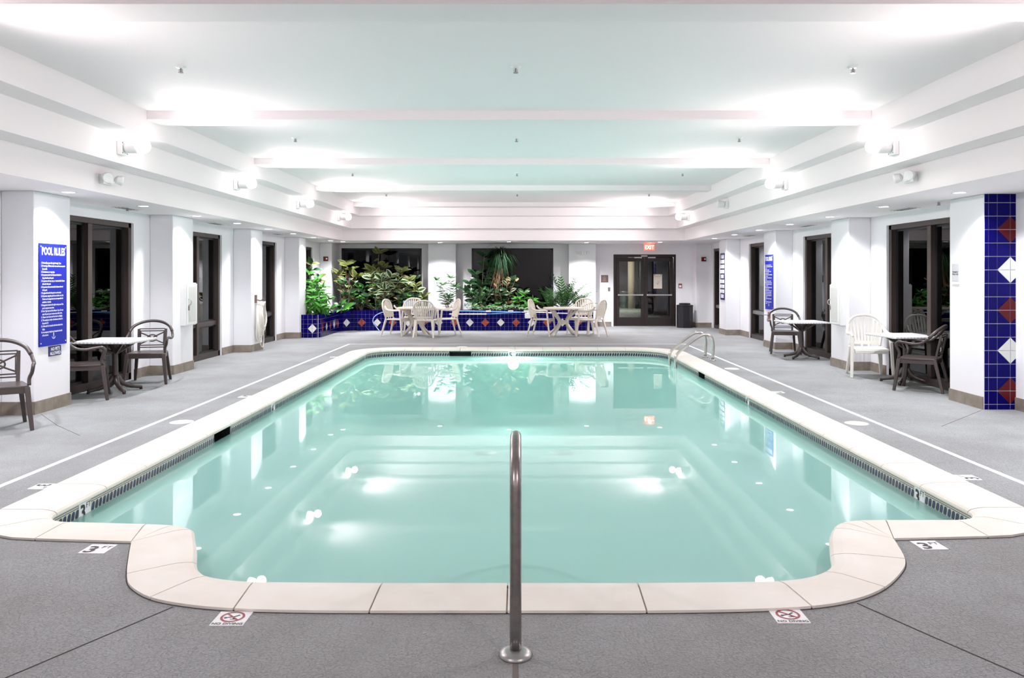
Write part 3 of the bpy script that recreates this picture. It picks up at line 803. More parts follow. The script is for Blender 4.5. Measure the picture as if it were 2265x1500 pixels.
def fan(k, side, zc, up, mt, inner_):
    """triangle tiles round node k at height zc"""
    a = tp[k]; b = tp[k+side]; t = (b-a).normalized(); nn = Vector((t.y, -t.x)) * (1 if side > 0 else -1); o = nn*.0075
    L = (b-a).length; h = .11*up
    if inner_: P_ = [(0.0025, .0025*up), (L-.005, .0025*up), (.0025, h-.005*up)]
    else: P_ = [(L-.0025, h-.0025*up), (.005, h-.0025*up), (L-.0025, .005*up)]
    v = []
    for u_, w_ in P_: q = a + t*u_ + o; v.append((q.x, q.y, zc+w_))
    m = MB(); f = (0, 1, 2)
    m.add(v, [f]); m.add([(p[0]-o.x, p[1]-o.y, p[2]) for p in v], [])
    return m
cen = [k for k in range(3, NT-1, 4)]
COUNT = 0
spare = MB()
for k in range(NT):
    for r in range(5):
        z0, z1 = zr[r], zr[r+1]; c = None
        for q in cen:
            if k in (q-1, q) and r in (1, 2): c = q
        if c is not None:
            idx = cen.index(c); mt = WHITE_P if idx % 2 == 0 else RUST
            side = 1 if k == c else -1; up = 1 if r == 2 else -1
            for inner_, mm in ((True, mt), (False, BLUE)):
                m = fan(c, side, .22, up, mm, inner_); o = m.build('tile', mm, plant); COUNT += 1
        else:
            m = curved_tile(k, k+1, z0, z1, BLUE)
            if COUNT < 292: m.build('tile', BLUE, plant); COUNT += 1
            else: b0 = len(spare.v); spare.v += m.v; spare.f += [tuple(i+b0 for i in f) for f in m.f]; spare.m += m.m
o = spare.build('tile_field', BLUE, plant); o['kind'] = 'stuff'
m = MB()
for i in range(len(tp)-1):
    a, b = tp[i], tp[i+1]; t = (b-a).normalized(); nn = Vector((-t.y, t.x)); a2 = a+t*.002; b2 = b-t*.002
    m.add([(a2.x, a2.y, PLT-.004), (b2.x, b2.y, PLT-.004), (b2.x+nn.x*.15, b2.y+nn.y*.15, PLT-.004), (a2.x+nn.x*.15, a2.y+nn.y*.15, PLT-.004)], [(0,1,2,3)])
o = m.build('cap_tiles', BLUE, plant); o['kind'] = 'stuff'

# ------------------------------------------------------------------ ceiling lamps, sprinklers, vents
first_flood = None
def flood(X, y, sx, label, lit=True):
    t = thing('wall_floodlight', label, 'light', (X, y, 2.87), 0 if sx < 0 else PI, 'white floodlights on the ceiling cornice')
    m = MB(); m.box(0, -.075, -.075, .055, .075, .075); m.build('junction_box', FIX, t, bevel=.008)
    Mr = Matrix.Rotation(R(84), 4, 'Y')
    m = MB(); m.lathe([(.035, .05), (.045, .06), (.06, .075), (.068, .13), (.072, .20), (.066, .205)], 20, mi=0, M=Mr); m.build('lamp_housing', FIX, t, smooth=False)
    m = MB(); m.lathe([(.064, .19), (.078, .21), (.080, .26), (.066, .30), (.035, .32), (.0, .325)] if lit else [(.064, .19), (.066, .20), (.0, .197)], 20, mi=0, M=Mr)
    m.build('bulb', BULB if lit else BLACKP, t, smooth=True)
    m = MB()
    for yy, zz in ((-.055, .055), (.055, .055), (-.055, -.055), (.055, -.055)): m.box(.055, yy-.006, zz-.006, .059, yy+.006, zz+.006)
    m.build('screw', GREYFR, t)
    return t
nm = ['nearest', 'second', 'third', 'farthest']
for i, y in enumerate((8.6, 12.1, 15.5, 19.0)):
    flood(-XL[1], y, -1, '%s lit white floodlight on the left cornice' % nm[i])
    flood(XR[1], y, 1, 'unlit white floodlight with a black lens on the right cornice' if i == 2 else '%s lit white floodlight on the right cornice' % nm[i], i != 2)
for y in (-1.9, 5.1):
    flood(-XL[1], y, -1, 'lit white floodlight on the left cornice, '+('behind the camera','over the near deck')[(-1.9, 5.1).index(y)]); flood(XR[1], y, 1, 'lit white floodlight on the right cornice, '+('behind the camera','over the near deck')[(-1.9, 5.1).index(y)])
def bug_eye(loc, rz, label):
    t = thing('emergency_light', label, 'light', loc, rz)
    m = MB(); m.box(0, -.11, -.055, .05, .11, .055); m.prism([(.05, -.05), (.09, -.03), (.09, .03), (.05, .05)], -.045, .045); m.build('housing', FIX, t, bevel=.006)
    for s_ in (-1, 1):
        Mr = Matrix.Rotation(R(68*s_ if s_ < 0 else 68), 4, 'Y') if False else (Matrix.Rotation(R(38*s_), 4, 'Z') @ Matrix.Rotation(R(100), 4, 'Y'))
        m = MB(); m.lathe([(.02, 0), (.045, .02), (.055, .07), (.052, .085), (.0, .082)], 18, (.06, .11*s_, .02), 0, Mr); m.build('lamp_head', FIX, t, smooth=False)
bug_eye((-4.6, 8.85, 2.56), 0, 'white twin-head emergency light on the left beam below the nearest floodlight')
bug_eye((4.36, 8.8, 2.58), PI, 'white twin-head emergency light on the right beam below the nearest floodlight')
bug_eye((1.85, 22.9, 2.14), R(-90), 'white twin-head emergency light high on the far right pilaster')
def downlight(x, y, label):
    t = thing('downlight', label, 'light', (x, y, ZS), 0, 'recessed downlights in the soffit')
    m = MB()
    for k in range(24):
        a = 2*PI*k/24; b = 2*PI*(k+1)/24
        m.quad((.062*math.cos(a), .062*math.sin(a), -.004), (.062*math.cos(b), .062*math.sin(b), -.004), (.085*math.cos(b), .085*math.sin(b), -.003), (.085*math.cos(a), .085*math.sin(a), -.003))
        m.quad((.085*math.cos(a), .085*math.sin(a), -.003), (.085*math.cos(b), .085*math.sin(b), -.003), (.088*math.cos(b), .088*math.sin(b), 0.0), (.088*math.cos(a), .088*math.sin(a), 0.0))
    m.build('trim_ring', FIX, t)
    m = MB(); m.lathe([(.062, -.003), (.0, -.002)], 24); m.build('lens', DLENS, t)
for side, lst, ref in (('left', DOWN_L, PL), ('right', DOWN_R, PR)):
    vis = [p for p in lst if p[1] > 7.5]
    for i, (x, y) in enumerate(vis):
        near = min(range(len(ref)), key=lambda k: abs((ref[k][0]+ref[k][1])/2 - y))
        d_ = abs((ref[near][0]+ref[near][1])/2 - y); o_ = ['nearest', 'second', 'third', 'fourth'][max(0, min(3, near-3))]
        passed = sum(1 for a_, b_ in ref[3:] if b_ < y)
        lab = 'recessed downlight in front of the %s %s pillar' % (o_, side) if d_ < .7 else 'recessed downlight over the %s %s window bay' % (['nearest', 'nearest', 'second', 'third', 'fourth'][passed], side)
        downlight(x, y, lab)
for (x, y), lab in zip(DOWN_F, ('left end of the planter', 'left far pilaster', 'right far window', 'right far pilaster', 'double doors')): downlight(x, y, 'recessed downlight over the ' + lab)
def sprinkler(x, y, z, label):
    t = thing('fire_sprinkler', label, 'sprinkler', (x, y, z), 0, 'sprinkler heads on the ceiling')
    m = MB(); m.lathe([(.045, 0), (.045, -.004), (.03, -.012), (.012, -.014)][::-1], 16); m.build('escutcheon', FIX, t)
    m = MB(); m.lathe([(.007, -.05), (.007, -.012)], 8); m.lathe([(.022, -.054), (.022, -.05)], 10); m.bar((-.014, 0, -.02), (-.014, 0, -.05), .004, .004); m.bar((.014, 0, -.02), (.014, 0, -.05), .004, .004); m.build('nozzle', GREYFR, t)
for r, (yy, nn) in enumerate(((6.8, 'between the first and second beams'), (10.3, 'between the second and third beams'), (13.85, 'between the third and fourth beams'), (17.4, 'before the last beam'))):
    for xx, c in ((-2.88, 'left'), (-.02, 'middle'), (2.86, 'right')): sprinkler(xx, yy, 3.28, '%s fire sprinkler %s' % (c, nn))
sprinkler(-5.2, 10.6, ZS, 'fire sprinkler in the left soffit over the nearest window'); sprinkler(5.15, 9.75, ZS, 'fire sprinkler in the right soffit over the nearest window')
def vent(x, y, label, w=.18, l=.5):
    t = thing('ceiling_vent', label, 'vent', (x, y, ZS), 0)
    m = MB(); m.box(-w/2, -l/2, -.008, w/2, l/2, -.001); m.build('vent_frame', FIX, t)
    for k in range(3):
        m = MB(); m.box(-w/2+.03 + k*.045, -l/2+.03, -.012, -w/2+.045+k*.045, l/2-.03, -.008); m.build('slat', GREYFR, t)
vent(-5.3, 10.8, 'air vent in the left soffit over the nearest window'); vent(-5.3, 14.0, 'air vent in the left soffit over the second window'); vent(-5.3, 17.6, 'air vent in the left soffit over the third window')
vent(5.3, 10.9, 'air vent in the right soffit over the nearest window'); vent(5.3, 14.6, 'air vent in the right soffit over the second window'); vent(5.3, 18.2, 'air vent in the right soffit over the third window')

# ------------------------------------------------------------------ front hand rail and ladder
t = thing('hand_rail', 'single steel hand rail arching from the near deck into the step alcove', 'hand rail', (-.01, 3.14, 0))
pts = [(0, 0, .0), (0, 0, .62), (0, .01, .70), (0, .05, .765), (0, .12, .81), (0, .20, .822), (0, .30, .80), (0, .45, .70), (0, 1.10, .20), (0, 1.30, .02), (0, 1.36, -.1), (0, 1.37, -.45)]
m = MB(); m.tube(smoothpath(pts, 5), .0235, 18); m.build('rail_tube', STEEL_D, t, smooth=True)
m = MB(); m.lathe([(.024, .028), (.040, .026), (.060, .018), (.066, .006), (.066, 0)][::-1], 32); m.build('base_flange', mat('flange_grey', (.38, .38, .37), .35, metal=.8), t, smooth=True)
t = thing('pool_ladder', 'stainless steel pool ladder with two arched rails at the far right corner', 'ladder', (0, 0, 0))
for yy in (14.0, 14.55):
    pts = [(3.42, yy, 0), (3.42, yy, .34), (3.40, yy, .40), (3.34, yy, .445), (3.26, yy, .452), (3.18, yy, .42), (2.90, yy, .21), (2.81, yy, .13), (2.775, yy, .07), (2.77, yy, -.02), (2.77, yy, -.9)]
    m = MB(); m.tube(smoothpath(pts, 5), .026, 14); m.build('rail', STEEL, t, smooth=True)
    m = MB(); m.lathe([(.027, .02), (.05, .016), (.055, 0)][::-1], 20, (3.42, yy, 0)); m.build('base_flange', STEEL, t, smooth=True)
for z in (-.30, -.58, -.85):
    m = MB(); m.box(2.76, 14.02, z, 2.88, 14.53, z+.03); m.build('tread', SIGNW, t, bevel=.005)

# ------------------------------------------------------------------ signs
RULES = """1. Pool and Spa open daily eight through 11pm.
2. No running. Children under ten must be accompanied
    by an adult.
3. No boisterous or rough play.
4. No persons under the influence of alcohol or
    drugs should use the pool.
5. No persons with cuts, rips, or communicable disease
    allowed in the pool.
6. No persons with communicable diseases allowed
    in the pool.
7. No glass allowed in the pool or on the deck.
8. All persons using the pool do so at their own risk.
    Owners and management are not responsible for
    accidents or injuries.
9. Management reserves the right to deny use of the
    pool to anyone at any time.
10. Pool / Spa hours are from 8am to 11pm. Do not
    enter the pool, spa or sauna at any other time.
11. Fitness room hours are from 6am to midnight.
12. The maximum number of swimmers allowed in
    the pool is 33.
13. A first aid kit is located at the front desk in the
    lobby.
14. An emergency telephone is located to the left
    of the shower."""
def rules_sign(loc, rz, label):
    t = thing('pool_rules_sign', label, 'sign', loc, rz)       # local x along the sign, faces -y
    m = MB(); m.box(-.26, 0, -.565, .26, .012, .565); m.build('panel', SIGNB, t)
    text('POOL RULES', .118, (0, -.002, .535), (R(90), 0, 0), SIGNW, t, align='CENTER', bold=.004, xs=.66)
    text(RULES, .0285, (-.235, -.002, .365), (R(90), 0, 0), SIGNW, t, bold=.0008, line=1.16, xs=.70)
    m = MB()
    for x in (-.235, .235):
        for z in (-.53, .53): m.lathe([(.007, 0), (.007, .003)], 10, (x, -.003, z), 0, Matrix.Rotation(R(-90), 4, 'X'))
    m.build('screw', SIGNW, t)
    m = MB(); m.bar((0, -.002, -.435), (0, -.002, -.49), .006, .001); m.bar((-.012, -.002, -.45), (.012, -.002, -.45), .005, .001)
    for s_ in (-1, 1): m.bar((0, -.002, -.49), (.022*s_, -.002, -.484), .006, .001); m.bar((.022*s_, -.002, -.484), (.03*s_, -.002, -.466), .006, .001)
    m.lathe([(.009, 0), (.009, .001)], 10, (0, -.0025, -.432), 0, Matrix.Rotation(R(-90), 4, 'X')); m.build('anchor_emblem', SIGNW, t)
    return t
rules_sign((-5.186, 8.89, 1.285), R(90), 'tall blue POOL RULES sign on the nearest left pillar')
rules_sign((5.186, 16.47, 1.36), R(-90), 'tall blue rules sign on the third right pillar above a brown bracket')
t = thing('no_pets_sign', 'small blue NO PETS ALLOWED sign below the rules sign', 'sign', (-5.19, 8.93, .655), R(90))
m = MB(); m.box(-.115, 0, -.055, .115, .010, .055); m.build('panel', SIGNN, t)
text('NO PETS\nALLOWED', .050, (0, -.002, .046), (R(90), 0, 0), SIGNW, t, align='CENTER', bold=.0012, xs=.85, line=.95)
t = thing('placard_board', 'blue board of nine white placards on the farthest right pillar', 'sign', (5.187, 20.23, 1.47), R(-90))
m = MB(); m.box(-.21, 0, -.59, .21, .012, .59); m.build('board', SIGNN, t)
for k in range(9):
    z = .50 - k*.125; m = MB(); w_ = .13 if k in (0, 4, 8) else .19
    m.box(-w_, -.004, z-.045, w_, 0, z+.045); p = m.build('placard', SIGNW, t)
    m = MB()
    for q in range(4): m.box(-w_*.7, -.0055, z-.03+q*.017, w_*(.2+.12*((k*3+q*5) % 4)), -.0045, z-.025+q*.017)
    m.build('text_lines', SIGNG, p)
t = thing('emergency_phone_sign', 'small grey Emergency Phone Only sign on the white side of the tiled column', 'sign', (5.188, 9.45, 1.52), R(-90))
m = MB(); m.box(-.075, 0, -.09, .075, .010, .115); m.build('panel', SIGNG, t); m = MB(); m.box(-.08, 0, -.125, .08, .012, -.098); m.build('lower_strip', SIGNW, t)
text('Emergency\nPhone Only', .028, (0, -.002, .035), (R(90), 0, 0), INKD, t, align='CENTER', xs=.9, bold=.0006)
# exit sign
t = thing('exit_sign', 'glowing red EXIT sign above the double doors', 'sign', (3.72, 22.6, ZS))
m = MB(); m.box(-.15, -.02, -.20, .15, .02, -.01); m.build('housing', EXITG, t, bevel=.004)
text('EXIT', .155, (0, -.022, -.045), (R(90), 0, 0), EXITL, t, align='CENTER', bold=.003, xs=.85)
light('POINT', (3.72, 22.50, 2.35), .8, (1, .18, .12), shadow_soft_size=.05)
def plate(name, label, cat, x, y, z, w, h, mt, rot=0, txt=None, tm=None, d=.012, part='plate'):
    t = thing(name, label, cat, (x, y, z), rot); m = MB(); m.box(-w/2, 0, -h/2, w/2, d, h/2); m.build(part, mt, t, bevel=.002)
    if txt: text(txt[0], txt[1], (0, -.002, h/2-.02), (R(90), 0, 0), tm, t, align='CENTER', line=.9)
    return t
plate('wall_plaque', 'square brown plaque on the far wall left of the doors', 'sign', 2.53, Y1-.012, 1.40, .21, .21, PLAQ, txt=('o\nPool\nSpa\nHours', .045), tm=PLAQT)
plate('light_switch', 'grey switch plate under the brown plaque', 'switch', 2.66, Y1-.012, 1.09, .065, .11, GREYFR)
plate('wall_outlet', 'white outlet plate low on the wall left of the doors', 'outlet', 2.60, Y1-.012, .62, .07, .10, SIGNW)
t = plate('fire_pull_sign', 'small red and white notice right of the doors', 'sign', 4.74, Y1-.012, 1.19, .10, .13, INKR)
m = MB(); m.box(-.035, -.003, -.045, .035, 0, .02); m.build('white_panel', SIGNW, t)
for x, yy, lab in ((-5.38, 22.3, 'red fire alarm strobe on the pilaster left of the planter windows'), (5.32, 22.85, 'red fire alarm strobe on the pilaster right of the doors')):
    t = plate('fire_alarm', lab, 'alarm', x, yy-.045, 1.96, .125, .125, REDP, d=.045, part='housing')
    m = MB(); m.box(.01, -.012, -.02, .05, 0, .025); m.build('strobe_lens', SIGNW, t)

# ------------------------------------------------------------------ wall cabinets
def cabinet(X, y, z0, z1, sx, label):
    t = thing('wall_cabinet', label, 'cabinet', (X, y, z0), R(90) if sx < 0 else R(-90)); h = z1 - z0
    m = MB(); m.box(-.20, -.085, 0, .20, 0, h); m.build('cabinet_box', CABW, t, bevel=.006)
    m = MB(); m.box(-.185, -.105, .015, .185, -.086, h-.015); d = m.build('door', CABW, t, bevel=.004)
    m = MB(); m.box(-.14, -.108, .06, .13, -.1055, h-.06); m.build('recessed_panel', CABG, d)
    hx = -.15 if sx < 0 else -.15
    m = MB(); m.tube(smoothpath([(hx, -.106, h*.62), (hx, -.14, h*.60), (hx, -.14, h*.50), (hx, -.106, h*.48)], 3), .008, 8); m.build('handle', STEEL, d)
    m = MB(); m.box(hx-.015, -.118, h*.36, hx+.02, -.106, h*.46); m.build('latch', GREYFR, d)
cabinet(-5.2, 12.46, .72, 1.38, -1, 'white wall cabinet with grey door panel on the second left pillar')
cabinet(5.2, 12.84, .70, 1.36, 1, 'white wall cabinet with grey door panel on the second right pillar')
# hose on the third left pillar
t = thing('coiled_hose', 'white hose coiled on a wall hook on the third left pillar', 'hose', (-5.17, 15.85, .97))
for k in range(9):
    w_ = .19 - .011*k; h_ = .78 - .035*k; x_ = .02 + .013*k
    p = [(x_ + .012*math.sin(3*a + k), w_*math.sin(a)*(1 - .15*math.cos(a)), -h_/2 + h_/2*math.cos(a)) for a in [2*PI*q/28 for q in range(28)]]
    m = MB(); m.tube(p, .011, 6, closed=True); m.build('hose_loop', ROPE, t, smooth=True)
m = MB(); m.tube(smoothpath([(.05, -.12, -.2), (.06, -.17, -.5), (.06, -.08, -.80), (.07, .04, -.90), (.07, .11, -.80), (.06, .14, -.5)], 5), .010, 6); m.build('hose_tail', ROPE, t, smooth=True)
t = thing('hose_hook', 'small brown wall hook holding the white hose', 'hook', (-5.2, 15.76, 1.02))
m = MB(); m.box(0, -.05, -.07, .02, .05, .09); m.build('back_plate', PLAQ, t); m = MB(); m.tube(smoothpath([(.02, 0, -.0), (.12, 0, -.02), (.16, 0, .03)], 4), .012, 8); m.build('hook_arm', PLAQ, t)
t = thing('shepherd_bracket', 'small brown bracket under the right rules sign', 'bracket', (5.2, 16.45, .66), PI)
m = MB(); m.box(0, -.05, -.06, .03, .05, .08); m.build('back_plate', mat('bracket_brown', (.35, .11, .06), .5), t); m = MB(); m.tube([(.03, 0, .02), (.13, 0, .02), (.15, 0, .05)], .009, 8); m.build('hook_arm', STEEL, t)

# ------------------------------------------------------------------ furniture (all face -y at rest)
def brown_chair(label):
    t = thing('resin_armchair', label, 'chair')
    m = MB(); seat = [(-.25, -.24), (.25, -.24), (.245, -.05), (.215, .19), (.18, .215), (-.18, .215), (-.215, .19), (-.245, -.05)]
    m.prism(seat, .405, .432); m.build('seat', BROWNP, t, bevel=.010)
    m = MB(); m.bar((-.235, -.225, .385), (.235, -.225, .385), .03, .055, up=(0,0,1)); m.bar((-.195, .19, .385), (.195, .19, .385), .03, .05, up=(0,0,1))
    for s_ in (-1, 1): m.bar((.235*s_, -.22, .385), (.195*s_, .19, .385), .028, .05, up=(0,0,1))
    m.build('apron', BROWNP, t)
    for s_ in (-1, 1):
        m = MB(); m.bar((.232*s_, -.222, .415), (.272*s_, -.275, 0), .052, .046, .036, .036); m.build('leg', BROWNP, t, bevel=.006)
        m = MB(); m.bar((.190*s_, .19, .415), (.235*s_, .29, 0), .050, .042, .034, .034); m.build('leg', BROWNP, t, bevel=.006)
        m = MB(); m.tube(smoothpath([(.250*s_, -.222, .43), (.252*s_, -.215, .50), (.272*s_, -.235, .555), (.280*s_, -.250, .605), (.285*s_, -.225, .635), (.290*s_, -.15, .632), (.300*s_, -.04, .618), (.300*s_, .06, .635), (.282*s_, .14, .70)], 4), [.019]*33, 8, flat=.8)
        m.build('arm', BROWNP, t, smooth=True)
        m = MB(); m.bar((.170*s_, .195, .42), (.178*s_, .262, .735), .036, .026); m.build('back_post', BROWNP, t, bevel=.005)
    m = MB(); m.tube(smoothpath([(-.282, .14, .70), (-.235, .205, .775), (-.13, .262, .83), (0, .28, .848), (.13, .262, .83), (.235, .205, .775), (.282, .14, .70)], 5), .021, 8); m.build('top_rail', BROWNP, t, smooth=True)
    Y = lambda z: .195 + (z-.42)*.21
    m = MB()
    for z in (.475, .505, .705, .735): m.bar((-.172, Y(z), z), (.172, Y(z), z), .010, .014, up=(0,0,1))
    for s_ in (-1, 1):
        m.tube(smoothpath([(-.165, Y(.52), .605 - .085*s_), (-.06, Y(.58), .605 - .035*s_), (.06, Y(.63), .605 + .035*s_), (.165, Y(.69), .605 + .085*s_)], 3), .009, 6)
    m.tube([(.062*math.cos(a), Y(.605 + .045*math.sin(a)), .605 + .045*math.sin(a)) for a in [2*PI*q/20 for q in range(20)]], .009, 6, closed=True)
    m.bar((-.150, Y(.505), .505), (-.152, Y(.705), .705), .010, .012); m.bar((.150, Y(.505), .505), (.152, Y(.705), .705), .010, .012)
    m.build('back_lattice', BROWNP, t)
    return t
def white_chair(label, mt):
    t = thing('white_armchair', label, 'chair')
    m = MB(); m.prism([(-.24, -.24), (.24, -.24), (.24, -.02), (.20, .20), (-.20, .20), (-.24, -.02)], .395, .425); m.build('seat', mt, t, bevel=.012)
    m = MB(); m.bar((-.23, -.235, .38), (.23, -.235, .38), .03, .05, up=(0,0,1)); m.build('apron', mt, t, bevel=.006)
    for s_ in (-1, 1):
        m = MB(); m.bar((.262*s_, -.215, .62), (.285*s_, -.285, 0), .050, .040, .040, .034); m.build('leg', mt, t, bevel=.008)
        m = MB(); m.bar((.200*s_, .185, .43), (.245*s_, .305, 0), .075, .042, .036, .030); m.build('leg', mt, t, bevel=.008)
        m = MB(); m.tube(smoothpath([(.265*s_, -.225, .60), (.272*s_, -.215, .632), (.282*s_, -.10, .636), (.284*s_, .05, .638), (.270*s_, .14, .665), (.245*s_, .20, .74)], 4), .026, 8, flat=.6)
        m.build('arm', mt, t, smooth=True)
    Y = lambda z: .19 + (z-.42)*.235
    arch = [(-.20, Y(.44), .44), (-.235, Y(.62), .62), (-.245, Y(.70), .70), (-.215, Y(.80), .80), (-.13, Y(.872), .872), (0, Y(.895), .895), (.13, Y(.872), .872), (.215, Y(.80), .80), (.245, Y(.70), .70), (.235, Y(.62), .62), (.20, Y(.44), .44)]
    m = MB(); m.tube(smoothpath(arch, 4), .020, 8); m.build('back_frame', mt, t, smooth=True)
    for k in range(-4, 5):
        x0 = k*.043; x1 = k*.053; zt_ = .885 - .018*abs(k)**1.55*.75
        m = MB(); m.bar((x0, Y(.50), .50), (x1, Y(zt_)-.004, zt_), .029, .010, .033, .010); m.build('slat', mt, t)
    m = MB(); m.bar((-.19, Y(.485), .485), (.19, Y(.485), .485), .014, .05, up=(0,0,1)); m.bar((-.05, .19, .42), (-.05, Y(.48), .48), .03, .012); m.bar((.05, .19, .42), (.05, Y(.48), .48), .03, .012); m.build('lower_rail', mt, t)
    return t
def cafe_table(label, w=.76, h=.67):
    t = thing('cafe_table', label, 'table')
    m = MB(); m.box(-w/2, -w/2, h-.028, w/2, w/2, h); m.build('tabletop', WOVEN, t, bevel=.008)
    m = MB(); m.lathe([(.05, .12), (.038, .18), (.034, .50), (.05, .56), (.15, h-.03)], 16); m.build('pedestal', BROWNP, t, smooth=True)
    for k in range(4):
        a = R(45 + 90*k); c, s_ = math.cos(a), math.sin(a)
        m = MB(); m.tube(smoothpath([(.02*c, .02*s_, .20), (.08*c, .08*s_, .11), (.20*c, .20*s_, .055), (.33*c, .33*s_, .03)], 4), [.035]*5 + [.028]*4 + [.022]*4, 8); f = m.build('foot', BROWNP, t, smooth=True)
        m = MB(); m.lathe([(.02, 0), (.02, .02)], 10, (.32*c, .32*s_, 0)); m.build('glide', BLACKP, f)
        m = MB(); m.bar((.03*c, .03*s_, .50), (.26*c, .26*s_, h-.035), .03, .03); m.build('bracket', BROWNP, t)
    return t
bc = brown_chair('brown resin armchair at the far left edge of the picture'); bc.location = (-5.08, 7.78, 0); bc.rotation_euler.z = R(34)
dup(bc, (-5.17, 11.15, 0), R(14), 'brown resin armchair to the right of the table behind the rules pillar')
dup(bc, (-5.30, 9.70, 0), R(115), 'brown resin armchair half hidden by the rules pillar, turned to the right')
dup(bc, (5.14, 15.38, 0), R(-12), 'brown resin armchair at the table beside the right wall cabinet')
dup(bc, (5.28, 10.42, 0), R(-128), 'dark brown resin armchair beside the tiled column, turned to the table')
ct = cafe_table('square white table with brown pedestal on the left behind the rules pillar'); ct.location = (-5.20, 10.28, 0)
dup(ct, (5.13, 14.42, 0), 0, 'square white table with brown pedestal behind the right wall cabinet')
dup(ct, (5.40, 11.10, 0), R(6), 'square white table with brown pedestal nearest on the right')
wc = white_chair('white resin armchair with fan back at the nearest right table', WHITEP2); wc.location = (5.21, 11.85, 0); wc.rotation_euler.z = R(-12)
ic = white_chair('ivory resin armchair left of the left poolside table, turned right', WHITEP); ic.location = (-3.02, 19.8, 0); ic.rotation_euler.z = R(72)
G = 'ivory armchairs at the two far tables'; ic['group'] = G
dup(ic, (-2.72, 20.65, 0), R(6), 'ivory resin armchair behind the left far table, facing the pool')
dup(ic, (-2.24, 19.28, 0), R(176), 'ivory resin armchair in front of the left far table, back to the pool')
dup(ic, (-1.78, 19.95, 0), R(-68), 'ivory resin armchair right of the left far table')
dup(ic, (.58, 19.75, 0), R(72), 'ivory resin armchair left of the right far table')
dup(ic, (1.62, 20.45, 0), R(-22), 'ivory resin armchair behind the right far table')
dup(ic, (1.82, 19.55, 0), R(-122), 'ivory resin armchair right of the right far table, back to the camera')
def garden_table(label):
    t = thing('garden_table', label, 'table'); h = .70
    m = MB(); n_ = 28; m.prism([(.48*math.copysign(abs(math.cos(2*PI*k/n_))**.6, math.cos(2*PI*k/n_)), .48*math.copysign(abs(math.sin(2*PI*k/n_))**.6, math.sin(2*PI*k/n_))) for k in range(n_)], h-.035, h); m.build('tabletop', WHITEP, t, bevel=.01)
    for s_ in (-1, 1):
        for q in (-1, 1):
            m = MB(); m.tube(smoothpath([(.30*s_, .26*q, h-.04), (.16*s_, .12*q, .48), (.09*s_, .07*q, .34), (.18*s_, .15*q, .16), (.32*s_, .28*q, 0)], 4), .034, 8); m.build('leg', WHITEP, t, smooth=True)
    m = MB(); m.box(-.10, -.08, .28, .10, .08, .38); m.build('brace', WHITEP, t, bevel=.01)
    return t
gt = garden_table('ivory resin table with crossed legs left of the middle, before the planter'); gt.location = (-2.55, 19.95, 0)
dup(gt, (1.12, 19.8, 0), R(8), 'ivory resin table with crossed legs on the right, before the planter')
# litter bin
t = thing('litter_bin', 'black octagonal litter bin right of the double doors', 'bin', (4.78, 22.85, 0))
m = MB(); m.lathe([(.235, 0), (.235, .60), (.225, .62)], 8, a0=R(22.5)); m.build('body', BLACKP, t)
m = MB(); m.lathe([(.24, .61), (.24, .645), (.16, .665), (.16, .70), (.13, .70), (.13, .64)], 8, a0=R(22.5)); m.build('lid', BLACKP, t)
# pole set on the planter
t = thing('telescopic_pole', 'blue and white telescopic pole lying along the planter top', 'pole', (0, 0, 0))
m = MB(); m.tube([(-1.85, 21.45, .545), (.0, 21.47, .505)], .018, 10); m.build('blue_tube', BLUEP, t); m = MB(); m.tube([(-.0, 21.47, .505), (.95, 21.48, .49)], .013, 10); m.build('white_tube', SIGNW, t)
for x in (-.80, -.2, .22):
    m = MB(); m.box(x-.07, 21.43, .49+.02, x+.07, 21.49, .55); m.build('clamp', SIGNW, t, bevel=.01)
t = thing('brush_pole', 'white pole with blue sleeve lying in front of the planter tiles', 'pole', (0, 0, 0))
m = MB(); m.tube([(-1.85, 21.42, .455), (-.85, 21.42, .455)], .017, 10); m.build('white_tube', SIGNW, t); m = MB(); m.tube([(-.85, 21.42, .455), (.1, 21.44, .505)], .013, 10); m.build('blue_tube', BLUEP, t)
m = MB(); m.tube([(.8, 21.44, .485), (2.0, 21.44, .46)], .012, 8); m.build('thin_tube', SIGNW, t)
t = thing('vacuum_head', 'small white plastic vacuum head hanging on the pole beside the right table', 'pool tool', (.26, 21.46, .42))
m = MB(); m.box(-.08, -.06, -.08, .08, .02, .06); m.build('plate', SIGNW, t, bevel=.015); m = MB(); m.tube([(0, 0, .05), (0, .02, .09)], .02, 8); m.build('socket', SIGNW, t)
t = thing('blue_hose', 'thin pale blue hose looping down the planter tiles', 'hose', (0, 0, 0))
m = MB(); m.tube(smoothpath([(-3.3, 21.5, .54), (-3.62, 21.50, .51), (-3.88, 21.5, .38), (-3.92, 21.5, .25), (-3.82, 21.48, .10), (-3.74, 21.44, .012)], 5), .010, 6); m.build('hose_tube', PALEB, t)
t = thing('pale_bucket', 'pale blue bucket on the planter behind the left far chairs', 'bucket', (-2.98, 21.75, PLT-.06))
m = MB(); m.lathe([(.12, 0), (.16, .30), (.165, .31), (.15, .31), (.11, .02)], 20); m.build('body', PALEB, t, smooth=False); m = MB(); m.tube([(.16*math.cos(a), .02*math.sin(a), .30+.0*a) for a in [PI*q/10 for q in range(11)]], .004, 5); m.build('handle', STEEL, t)

